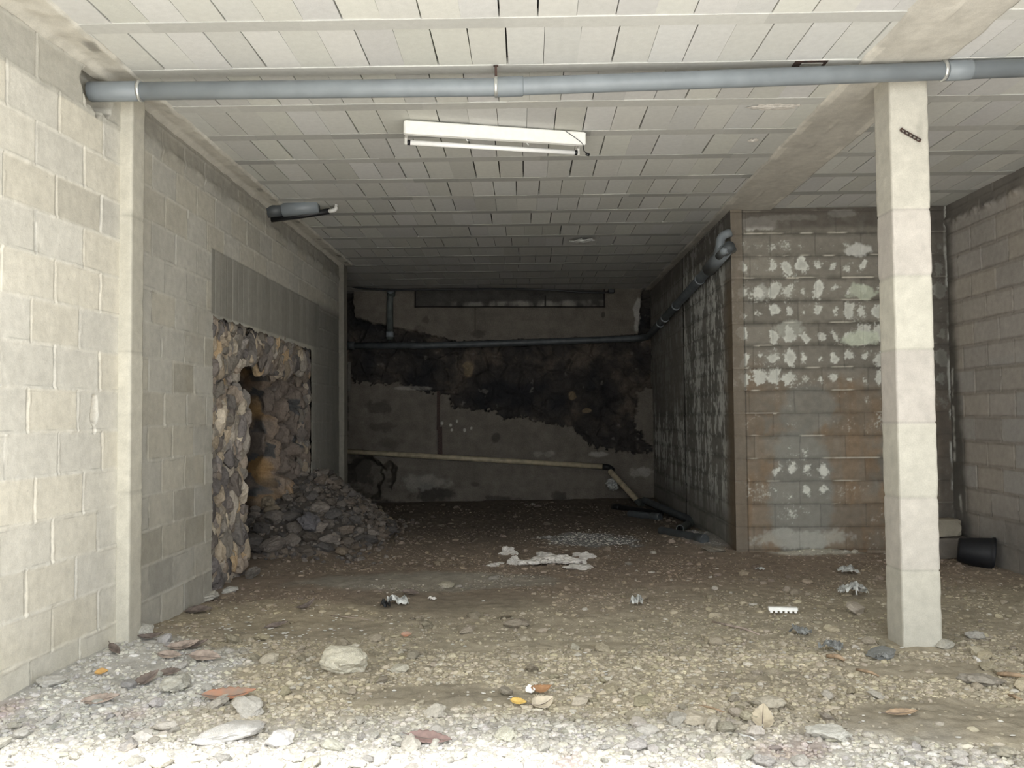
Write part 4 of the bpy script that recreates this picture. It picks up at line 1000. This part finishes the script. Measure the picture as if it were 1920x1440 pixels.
# individually recognisable rocks of the pile
for (px, py, s, c, lb) in ((580, 1012, .17, (112, 108, 110), 'big rounded grey boulder at the front foot of the rock pile'), (610, 962, .16, (118, 114, 112), 'large squarish grey boulder resting mid-slope on the rock pile'),
                          (512, 968, .2, (120, 114, 106), 'large flat dark slab rock just inside the broken opening'), (556, 966, .06, (190, 182, 170), 'small whitish stone lodged between the big boulders of the pile'),
                          (640, 1018, .09, (150, 130, 104), 'tan-topped rock at the front right foot of the pile'), (474, 1062, .10, (128, 120, 110), 'lone grey rock on the floor before the opening edge'),
                          (1005, 1000, .0, (0, 0, 0), '')):
    if s == 0: continue
    p = on_ground(px, py + 22); place_stone('boulder', (p.x, p.y, p.z + s * .5), s, lin(*c), lb, 'boulder', None, random.Random(px), .8)
# yellow rock body at the foot of the hollow's far wall
p = at_y(500, 915, 10.35); place_stone('ochre_rock', (p.x, 10.25, p.z), .26, lin(176, 136, 76), 'large ochre yellow rock jutting at the foot of the hollow in the opening', 'rock', None, random.Random(9), 1.0)
items = []
for _ in range(2600):
    x = rnd.uniform(-3.9, -1.45); y = rnd.uniform(8.5, 12.0); hh = float(heap_h(np.array([x]), np.array([y]))[0])
    if hh < .005 and rnd.random() < .8: continue
    if x < XL and not (8.1 < y < 10.15): continue
    s = rnd.uniform(.015, .045); items.append(((x, y, gz(x, y) + s * .3), (s, s, s * .8), dk_tones[rnd.randrange(6)] * rnd.uniform(.75, 1.1), rot_np(rnd)))
v, f, c = merged(items, 1, 340); o = link('rock_chips', mesh_np('rock_chips', v, f, c, smooth=False), M['gravel'])
tag(o, 'dark basalt chips filling the gaps of the rock pile', 'rubble', kind='stuff')

# white crumbs of plaster and ash chips
items = []
for _ in range(750):
    t = rnd.random()
    if t < .5: cx, cy, rx, ry = 1105, 1010, .5, .55
    elif t < .68: cx, cy, rx, ry = 470, 1180, .8, .5
    else: cx, cy, rx, ry = 1000, 1250, 2.4, 1.2
    p = at_z(cx, cy, .02); x = p.x + rnd.gauss(0, rx * .6); y = p.y + rnd.gauss(0, ry * .6)
    if x < XL + .05 or x > XR - .1 or y < 3.4 or (y > YB - .05 and x > XS - .05): continue
    s = rnd.uniform(.004, .012); items.append(((x, y, gz(x, y) + .008), (s * 1.5, s, s * .5), lin(206, 202, 190) * rnd.uniform(.8, 1.05), None))
v, f, c = merged(items, 0, 380); o = link('plaster_crumbs', mesh_np('plaster_crumbs', v, f, c, smooth=False), M['gravel']); tag(o, 'tiny white plaster crumbs scattered over the earth floor', 'crumbs', kind='stuff')

# large distinctive stones
for (px, py, s, fl, c, lb) in (
    (645, 1262, .17, .75, (204, 196, 170), 'largest cream boulder on the ground at centre left'),
    (1566, 1392, .115, .5, (206, 202, 188), 'large pale flat stone at the lower right front'),
    (1372, 1206, .03, 1, (0, 0, 0), ''),
    (325, 1298, .12, .7, (188, 184, 168), 'large grey angular stone among the dry leaves at left'),
    (255, 1288, .0, .7, (0, 0, 0), ''),
    (90, 1286, .085, .6, (196, 192, 182), 'angular pale stone against the foot of the left wall'),
    (265, 1195, .08, .9, (190, 186, 172), 'pointed pale stone leaning at the foot of the near pilaster'),
    (430, 1112, .075, .7, (196, 192, 180), 'whitish stone below the edge of the broken opening'),
    (385, 1128, .12, .6, (186, 180, 166), 'wedge-shaped grey stone at the wall foot before the opening'),
    (838, 1102, .075, .6, (176, 166, 140), 'tan peaked stone on the smooth earth at the centre'),
    (970, 1178, .09, .6, (158, 144, 122), 'rounded brown stone at the centre of the floor'),
    (1078, 1220, .045, .9, (200, 192, 166), 'lone pale pebble standing on the smooth strip, centre'),
    (1180, 1060, .05, .7, (150, 140, 124), 'small grey stone behind the white plaster heap'),
    (1340, 1036, .12, .35, (150, 140, 122), 'flat stone in the earth at the rendered corner'),
    (418, 1392, .16, .35, (214, 210, 204), 'flat white stone lying on the bleached gravel front left'),
    (521, 1402, .075, .9, (222, 218, 214), 'round white stone on the bleached gravel front left'),
    (460, 1340, .10, .5, (208, 202, 190), 'flat cream stone just below the orange leaf'),
    (748, 1262, .06, .7, (200, 192, 168), 'cream stone right of the largest boulder'),
    (1305, 1362, .09, .6, (184, 170, 142), 'tan stone on the gravel at front right of centre'),
    (1440, 1330, .09, .6, (188, 176, 150), 'tan stone on the gravel left of the flat pale stone'),
    (1775, 1217, .06, .8, (190, 184, 166), 'pale stone at the right foot of the free-standing column'),
    (1835, 1200, .06, .9, (176, 170, 156), 'round grey stone right of the free-standing column'),
    (1658, 1236, .09, .5, (136, 138, 134), 'flat slate-grey stone left of the free-standing column base'),
    (1850, 1288, .10, .6, (160, 150, 132), 'brown stone in the furrow at the far right edge')):
    if s == 0 or not lb: continue
    p = on_ground(px, py); r = random.Random(px + py)
    place_stone('boulder' if s > .1 else 'stone', (p.x, p.y + s * .4, p.z + s * fl * .45), s, lin(*c), lb, 'stone', None, r, fl, rot=(r.uniform(-.12, .12), r.uniform(-.12, .12), r.uniform(0, 6.3)))

# heap of broken white plaster
def lump(name, px, py, s, fl, mat, lb, cat, sub=3, sx=1.0):
    v, f = rock_shape(px, sub, .5, 5, (sx, .7, fl)); o = link(name, mesh_np(name, v, f, smooth=False), mat); p = on_ground(px, py)
    o.location = (p.x, p.y, p.z + s * fl * .15); o.scale = (s, s, s); o.rotation_euler.z = random.Random(px).uniform(-.3, .3); return tag(o, lb, cat)
p = on_ground(1036, 1058); r_ = random.Random(4); its = []
for _ in range(110):
    t = r_.gauss(0, .45); x_ = max(-1, min(1, t)); s_ = r_.uniform(.018, .055)
    xx, yy = p.x + x_ * .31, p.y + r_.gauss(0, .3) * .16; its.append(((xx - p.x, yy - p.y, gz(xx, yy) - p.z + r_.uniform(0, .045) * (1 - abs(x_)) + .03), (s_ * 1.4, s_ * 1.1, s_ * .6), lin(1, 1, 1), rot_np(r_) if r_.random() < .3 else None))
v, f, c = merged(its, 1, 390); o = link('plaster_heap', mesh_np('plaster_heap', v, f, smooth=False), M['plaster']); o.location = p
tag(o, 'flat heap of broken white plaster on the dark earth, mid floor', 'plaster')
lump('plaster_lump', 1018, 1046, .11, .5, M['plaster'], 'white plaster lump on the left end of the plaster heap', 'plaster')
lump('plaster_lump', 1095, 1046, .11, .45, M['plaster'], 'white plaster lump at the right end behind the heap', 'plaster')
lump('plaster_lump', 968, 1058, .085, .9, M['plaster'], 'pointed white plaster piece left of the plaster heap', 'plaster')
lump('plaster_lump', 950, 1040, .10, .6, M['plaster'], 'white plaster piece farthest left behind the heap', 'plaster')
lump('plaster_lump', 930, 1060, .09, .25, M['plaster'], 'thin flat plaster flake at the left of the heap', 'plaster')
lump('plaster_lump', 1085, 1064, .13, .22, M['plaster'], 'flat white plaster flake at the front right of the heap', 'plaster')

# ------------------------------------------------------------------ litter
def g(px, py, dz=.0): p = on_ground(px, py); return (p.x, p.y, p.z + dz)
crumple('plastic_wrapper', g(744, 1136, .01), .20, .16, .10, M['foil'], 'crumpled grey and white wrapper on the smooth earth, centre left', 'wrapper', 31)
crumple('plastic_wrapper', g(722, 1140, .005), .09, .10, .07, M['black'], 'small black plastic scrap beside the grey wrapper', 'wrapper', 32)
crumple('plastic_wrapper', g(1193, 1136, .01), .12, .12, .10, M['foil'], 'small pale green-white wrapper on the brown earth, centre right', 'wrapper', 33)
crumple('plastic_sheet', g(1597, 1118, .01), .27, .26, .13, M['foil'], 'crumpled translucent plastic sheet behind the column, left of it', 'plastic sheet', 34)
crumple('plastic_sheet', g(1590, 1076, .01), .22, .18, .08, M['foil'], 'flat white plastic scrap before the foot of the stained block wall', 'plastic sheet', 35)
crumple('paper_scrap', g(810, 1126, .01), .08, .08, .03, M['plaster'], 'small white paper scrap on the smooth earth, centre', 'paper', 36)
crumple('paper_scrap', g(1425, 1070, .01), .10, .08, .03, M['foil'], 'thin white scrap left of the stained wall base', 'paper', 37)
# polystyrene strip with a notched edge
ps = empty('polystyrene_strip', g(1468, 1152, .02), 'white polystyrene strip with notched edge lying on the brown earth', 'polystyrene strip'); ps.rotation_euler.z = -.12
m = MB(); m.box((0, 0, .02), (.205, .05, .026), bev=.004)
for i in range(6): m.box((-.085 + i * .034, -.022, .004), (.018, .02, .014))
m.build('strip', M['white_paint'], ps)
o = MB().box((0, 0, 0), (.13, .10, .02), bev=.004).build('tile_shard', M['plaster']); 
v, f = rock_shape(77, 2, .15, 4, (1, .9, .28)); bpy.data.objects.remove(o)
o = link('tile_shard', mesh_np('tile_shard', v, f, smooth=False), mat_flat('beige_tile', lin(178, 164, 142), .8)); o.location = g(1606, 1150, .035); o.scale = (.08, .07, .12); o.rotation_euler = (.5, .2, .4); tag(o, 'beige wedge-shaped tile shard beside the clear plastic sheet', 'shard')
# glove / rag
crumple('rag', g(1560, 1222, .01), .17, .13, .09, M['glove'], 'crumpled grey rag on the stones left of the column', 'rag', 41)
crumple('rag', g(1500, 1190, .01), .15, .14, .07, M['glove'], 'flat blue-grey rag behind the crumpled one, left of the column', 'rag', 42)
crumple('rag', g(1652, 1240, .02), .10, .09, .04, M['glove'], 'small slate-coloured scrap on the flat stone by the column', 'rag', 43)
def stick(a, b, r, mat, lb, name='stick'):
    A = Vector(g(*a, r)); B = Vector(g(*b, r)); mid_ = (A + B) / 2 + Vector((0, 0, r * .5)); rr = random.Random(a[0])
    o = MB().tube([A, A.lerp(B, .33) + Vector((rr.uniform(-.01, .01), rr.uniform(-.01, .01), r)), A.lerp(B, .66) + Vector((rr.uniform(-.01, .01), rr.uniform(-.01, .01), r)), B], [r * .9, r, r, r * .6], 10).build(name, mat); o.data.transform(Matrix.Translation(-mid_)); o.location = mid_; tag(o, lb, 'stick'); return o
stick((1551, 1234), (1584, 1243), .013, M['wood'], 'short thick pale stick just below the crumpled rag')
stick((1606, 1258), (1648, 1271), .008, M['wood'], 'thin pale stick between the rag and the column base')
stick((1870, 1268), (1930, 1278), .012, M['wood'], 'pale wooden stick at the far right edge of the floor')
stick((1336, 1168), (1424, 1192), .008, M['leaf'], 'long thin brown twig on the earth, right of centre')
stick((1310, 1325), (1372, 1342), .005, M['wood'], 'thin dry stem among the stones at front right')
stick((1385, 1378), (1420, 1392), .005, M['pvc_white'], 'thin white stem at the front right of the gravel')
stick((620, 1155), (700, 1165), .004, M['leaf'], 'fine dry stem on the smooth earth, left of centre')
stick((1916, 1316), (1888, 1306), .008, M['wood'], 'short pale stick in the furrow at the right edge')
o = MB().tube([Vector(g(1826, 1235, .01)), Vector(g(1836, 1243, .01))], .012, 10).build('plaster_stub', M['plaster']); tag(o, 'small bright white stub on the stones at far right', 'stub'); w_ = Vector(g(1831, 1239)); o.data.transform(Matrix.Translation(-w_)); o.location = w_
# orange peel, egg-like shards, yellow chip
def leaf(px, py, L_, Wd, rz, mat, lb, curl=.25, seed=0, stem=True, name='dry_leaf', fold=.3, lift=.022):
    n, mm = 18, 9; us = np.linspace(0, 1, n); vs = np.linspace(-1, 1, mm); U, V = np.meshgrid(us, vs)
    w = np.sin(PI * np.clip(U, .001, .999) ** .85) ** .8 * (1 + .10 * np.sin(U * 40 + seed) * np.abs(V))
    X = (U - .5) * L_; Yy = V * w * Wd / 2
    Z = fold * Wd * .5 * np.abs(V) ** 1.3 * w + curl * L_ * (U - .5) ** 2 + .05 * Wd * pn(U * 5 + seed, V * 2, seed % 40) - .004 * np.exp(-(V / .12) ** 2) + .012 * Wd * np.sin(U * 60) * np.abs(V)
    idx = np.arange(n * mm).reshape(mm, n); q = np.stack([idx[:-1, :-1], idx[:-1, 1:], idx[1:, 1:], idx[1:, :-1]], -1).reshape(-1, 4)
    p = g(px, py, lift); root = empty(name, p, lb, 'leaf'); root.rotation_euler = Euler((random.Random(px).uniform(.25, .5), random.Random(py).uniform(-.12, .12), 0)).to_matrix().to_4x4().to_euler() if abs(rz) < .01 else (Matrix.Rotation(random.Random(px).uniform(.28, .5), 3, 'X') @ Matrix.Rotation(rz, 3, 'Z')).to_euler()
    o = link('blade', mesh_np('blade', np.stack([X, Yy, Z], -1).reshape(-1, 3), q, smooth=True), mat, root); o.modifiers.new('t', 'SOLIDIFY').thickness = .0012
    if stem:
        Z0 = lambda u: curl * L_ * (u - .5) ** 2
        MB().tube([((u - .5) * L_, 0, Z0(u) - .003) for u in (-.12, 0, .3, .6, .95)], [.0022, .0022, .002, .0015, .0006], 6).build('midrib', M['leaf_dark'], root)
    return root
leaf(430, 1312, .27, .10, .15, M['leaf_orange'], 'large dry leaf with orange centre on the pale ground at left', .35, 1)
leaf(188, 1320, .19, .07, .25, M['leaf'], 'pinkish dry leaf farthest left on the pale rubble', .3, 2)
leaf(275, 1282, .15, .08, .9, M['leaf_dark'], 'dark folded leaf left of the grey angular stone', .5, 3)
leaf(345, 1218, .19, .08, .3, M['leaf'], 'curled tan leaf behind the near pilaster foot', .5, 4)
leaf(318, 1236, .15, .07, -.1, M['leaf'], 'small tan leaf overlapping the curled one by the pilaster', .3, 5)
leaf(385, 1238, .20, .09, -.1, M['leaf'], 'broad flat tan leaf right of the pilaster', .12, 6)
leaf(366, 1217, .16, .06, .6, M['leaf_dark'], 'dark narrow leaf between the tan leaves by the pilaster', .5, 7)
leaf(283, 1200, .15, .05, .2, M['leaf_dark'], 'dark curved leaf at the pilaster foot beside the pointed stone', .6, 8)
leaf(372, 1150, .21, .11, .0, M['leaf_dark'], 'dark brown leaf at the wall foot before the opening', .15, 9)
leaf(574, 1142, .17, .06, .9, M['leaf_dark'], 'curled dark leaf standing on the earth left of centre', .8, 10)
leaf(806, 1394, .20, .07, -.15, mat_flat('mauve_leaf', lin(140, 108, 98), .85), 'mauve-brown leaf lying on the bright gravel at the front', .25, 11)
leaf(318, 1268, .12, .06, .2, M['leaf_dark'], 'small dark leaf between the stones left of the orange leaf', .3, 12)
leaf(518, 1178, .16, .05, .4, M['leaf_dark'], 'thin dark leaf on the olive earth below the opening', .2, 13)
leaf(762, 1196, .07, .05, .1, M['leaf_orange'], 'small orange leaf fragment on the earth left of centre', .3, 14, stem=False)
leaf(190, 1268, .07, .06, .3, mat_flat('ochre_leaf', lins(206, 164, 100), .8), 'small ochre leaf on the rubble by the left wall', .3, 15, stem=False)
leaf(215, 1225, .16, .05, -.8, M['leaf_dark'], 'slender dark leaf against the base of the near pilaster', .3, 16)
leaf(770, 1116, .15, .07, -.2, M['leaf_dark'], 'flat dark leaf behind the grey wrapper', .1, 17, stem=False)
leaf(1015, 1302, .11, .07, .2, mat_flat('orange_peel', lins(166, 126, 90), .7), 'curled orange-brown peel at the front centre', .9, 18, stem=False, name='orange_peel')
leaf(1018, 1328, .12, .10, .5, mat_flat('beige_leaf', lin(204, 186, 152), .8), 'cupped beige leaf just below the orange-brown peel', .7, 19)
leaf(994, 1302, .06, .05, 1.8, M['white_paint'], 'bright white shell chip left of the orange-brown peel', .8, 20, stem=False, name='shell_chip')
leaf(972, 1324, .085, .045, -.2, M['yellow'], 'yellow chip lying left of the cupped beige leaf', .35, 21, stem=False, name='yellow_chip')
leaf(1430, 1358, .16, .10, 1.3, mat_flat('tan_leaf', lin(186, 168, 132), .85), 'upright curled tan leaf on the gravel at lower right', .6, 22)
leaf(1690, 1345, .16, .05, .1, M['wood'], 'slim tan leaf on the gravel below the column', .2, 23)

SHORT = {'largest cream boulder on the ground at centre left': 'largest cream boulder',
'large pale flat stone at the lower right front': 'large pale flat front stone',
'large grey angular stone among the dry leaves at left': 'grey angular stone',
'whitish stone below the edge of the broken opening': 'whitish stone at the opening',
'tan peaked stone on the smooth earth at the centre': 'tan peaked stone',
'rounded brown stone at the centre of the floor': 'rounded brown stone',
'lone pale pebble standing on the smooth strip, centre': 'lone pale pebble',
'round white stone on the bleached gravel front left': 'round white stone',
'tan stone on the gravel at front right of centre': 'tan front stone',
'flat slate-grey stone left of the free-standing column base': 'slate-grey stone',
'brown stone in the furrow at the far right edge': 'brown furrow stone',
'free-standing square pale concrete column standing on the rubble floor at right': 'free-standing column',
'narrow pale concrete pilaster at the near left wall where the grey pipe passes': 'near pilaster',
'black rubber bucket lying on its side against the right wall': 'black bucket',
'flat heap of broken white plaster on the dark earth, mid floor': 'white plaster heap',
'crumpled grey and white wrapper on the smooth earth, centre left': 'grey wrapper',
'small pale green-white wrapper on the brown earth, centre right': 'pale green wrapper',
'crumpled translucent plastic sheet behind the column, left of it': 'clear plastic sheet',
'flat white plastic scrap before the foot of the stained block wall': 'flat white plastic scrap',
'white polystyrene strip with notched edge lying on the brown earth': 'white polystyrene strip',
'crumpled grey rag on the stones left of the column': 'crumpled grey rag',
'thin pale stick between the rag and the column base': 'thin pale stick',
'pale wooden stick at the far right edge of the floor': 'right-edge wooden stick',
'long thin brown twig on the earth, right of centre': 'long brown twig',
'thin dry stem among the stones at front right': 'thin dry stem',
'large dry leaf with orange centre on the pale ground at left': 'orange leaf',
'pinkish dry leaf farthest left on the pale rubble': 'pinkish leaf',
'broad flat tan leaf right of the pilaster': 'broad tan leaf',
'curled dark leaf standing on the earth left of centre': 'standing curled leaf',
'mauve-brown leaf lying on the bright gravel at the front': 'mauve-brown leaf',
'thin dark leaf on the olive earth below the opening': 'thin dark leaf',
'small orange leaf fragment on the earth left of centre': 'orange leaf fragment',
'yellow chip lying left of the cupped beige leaf': 'yellow chip',
'upright curled tan leaf on the gravel at lower right': 'upright tan leaf',
'slim tan leaf on the gravel below the column': 'slim tan leaf',
'short dusty pipe lying nearest the rendered corner in the brown earth': 'short dusty pipe',
'small bright white stub on the stones at far right': 'bright white stub',
'small grey stone behind the white plaster heap': 'small grey stone',
'flat stone in the earth at the rendered corner': 'flat corner stone',
'big rounded grey boulder at the front foot of the rock pile': 'pile foot boulder'}

# ------------------------------------------------------------------ stones and gravel on the floor
smooth_spots = [(at_z(px, py, .02), rx, ry) for (px, py, rx, ry) in ((830, 1125, .85, .42), (820, 1300, .5, .17), (980, 1205, .8, .12), (1750, 1250, .45, .15), (1800, 1345, .55, .3), (700, 1080, 1.0, .35), (560, 1170, .7, .3))]
rs = np.random.RandomState(77)
def scatter(n, y0, y1, s0, pw, smax, seed, thr=-.25):
    y = y0 * (y1 / y0) ** (rs.rand(n) ** 1.15); hw = y * .63
    lo = np.maximum(-hw, XL + .03 - SK * np.clip(5.33 - y, 0, 9)); hi = np.minimum(hw, XR - .03)
    x = lo + (hi - lo) * rs.rand(n)
    d = .22 + .78 * ss(thr, thr + .55, fbm(x * 1.1, y * 1.3, 4, seed))
    d = np.where(y < 4.9, np.maximum(d, .55), d)
    for c_, rx, ry in smooth_spots:
        r = np.hypot((x - c_.x) / rx, (y - c_.y) / ry) + .35 * fbm(x * 3, y * 3, 3, seed + 3)
        d = d * np.where(r < 1, .06, 1)
    ok = (rs.rand(n) < d) & ~((y > YB - .04) & (x > XS - .05)) & ~((x > 2.25) & (x < 2.6) & (y > 5.25) & (y < 5.65)) & (heap_h(x, y) < .03)
    x = x[ok]; y = y[ok]; sz = np.minimum(s0 * rs.rand(len(x)) ** -pw, smax)
    return x, y, sz
def tones_at(x, y):
    c = floor_col(x, y); n = len(x)
    c = c * (.85 + .6 * rs.rand(n))[:, None] * np.stack([np.ones(n), .98 + .04 * rs.rand(n), .92 + .14 * rs.rand(n)], -1)
    c = c * np.where(y > 5.2, .86, 1.0)[:, None]; w = (rs.rand(n) < np.where(y > 5.2, .025, .08))[:, None]; c = np.where(w, c * .45 + lin(196, 190, 176) * .55, c)
    return np.clip(c, .02, .85)
def merge_np(x, y, sz, sub, flat, seed, cols):
    base = [rock_shape(seed + k, sub, .25, 5, (1, .85, .8)) for k in range(10)]; z = ground(x, y); which = rs.randint(0, 10, len(x)); V = []; Fc = []; Cc = []; n0 = 0
    for k in range(10):
        I = np.where(which == k)[0]; v, f = base[k]
        a_ = rs.rand(len(I)) * 6.283; b_ = rs.rand(len(I)) * 6.283
        ca, sa, cb, sb = np.cos(a_), np.sin(a_), np.cos(b_), np.sin(b_)
        X = v[None, :, 0]; Y = v[None, :, 1]; Z = v[None, :, 2]
        Y2 = Y * cb[:, None] - Z * sb[:, None]; Z2 = Y * sb[:, None] + Z * cb[:, None]
        X3 = X * ca[:, None] - Y2 * sa[:, None]; Y3 = X * sa[:, None] + Y2 * ca[:, None]
        st_ = .75 + .6 * rs.rand(len(I)); s_ = sz[I][:, None]
        P_ = np.stack([x[I][:, None] + X3 * s_ * st_[:, None], y[I][:, None] + Y3 * s_, z[I][:, None] + s_ * flat * .3 + Z2 * s_ * flat], -1)
        V.append(P_.reshape(-1, 3)); Fc.append((f[None] + (np.arange(len(I)) * len(v))[:, None, None] + n0).reshape(-1, 3)); n0 += len(I) * len(v)
        Cc.append(np.repeat(cols[I], len(v), 0))
    return np.concatenate(V), np.concatenate(Fc), np.concatenate(Cc)
x, y, sz = scatter(24000, 3.25, 14.3, .0062, .40, .050, 900)
order = np.argsort(-sz / y ** 1.5); x, y, sz = x[order], y[order], sz[order]; cols = tones_at(x, y)
LM = []
for o in C.objects:
    if o.parent or 'label' not in o or o.name.startswith(('basalt_rock', 'wall', 'gravel')): continue
    nm = SHORT.get(o['label'])
    if nm: LM.append((nm, o.location.x, o.location.y))
seen = {}
rnd = random.Random(31)
for i in range(285):
    X_, Y_, S_ = float(x[i]), float(y[i]), float(sz[i]) * 1.12; c = cols[i]
    nm, lx, ly = min(LM, key=lambda t: (t[1] - X_) ** 2 + (t[2] - Y_) ** 2)
    dx, dy = X_ - lx, Y_ - ly; D = math.hypot(dx, dy)
    a = ('right of' if dx > 0 else 'left of') if abs(dx) > abs(dy) * 1.5 else (('behind' if dy > 0 else 'in front of') if abs(dy) > abs(dx) * 1.5 else ('behind and ' if dy > 0 else 'in front and ') + ('right of' if dx > 0 else 'left of'))
    dist = 'close ' if D < .22 else '' if D < .5 else 'well '
    sizew = 'bigger' if S_ > .036 else 'small' if S_ > .022 else 'tiny'
    tone = 'whitish' if c.mean() > .48 else 'pale' if c.mean() > .34 else 'tan' if c.mean() > .22 else 'brown'
    lb = f'{sizew} {tone} stone {dist}{a} the {nm}'
    o = place_stone('stone', (X_, Y_, gz(X_, Y_) + S_ * .35), S_, c, lb, 'stone', 'stones ' + lb.split(' stone ')[1], rnd, .8)
v, f, c = merge_np(x[285:], y[285:], sz[285:], 1, .75, 360, cols[285:]); V_, F_, C_ = [v], [f], [c]
for args in ((30000, 3.3, 5.6, .0085, .28, .024, 930, -.5), (22000, 5.0, 11.0, .0075, .30, .030, 940, -.2)):
    x, y, sz = scatter(*args); v, f, c = merge_np(x, y, sz, 1 if args[1] < 4 else 0, .7, args[6], tones_at(x, y)); V_.append(v); F_.append(f + sum(len(q) for q in V_[:-1])); C_.append(c)
o = link('gravel', mesh_np('gravel', np.concatenate(V_), np.concatenate(F_), np.concatenate(C_), smooth=False), M['gravel']); tag(o, 'small loose stones and gravel strewn over the earth floor', 'gravel', kind='stuff')
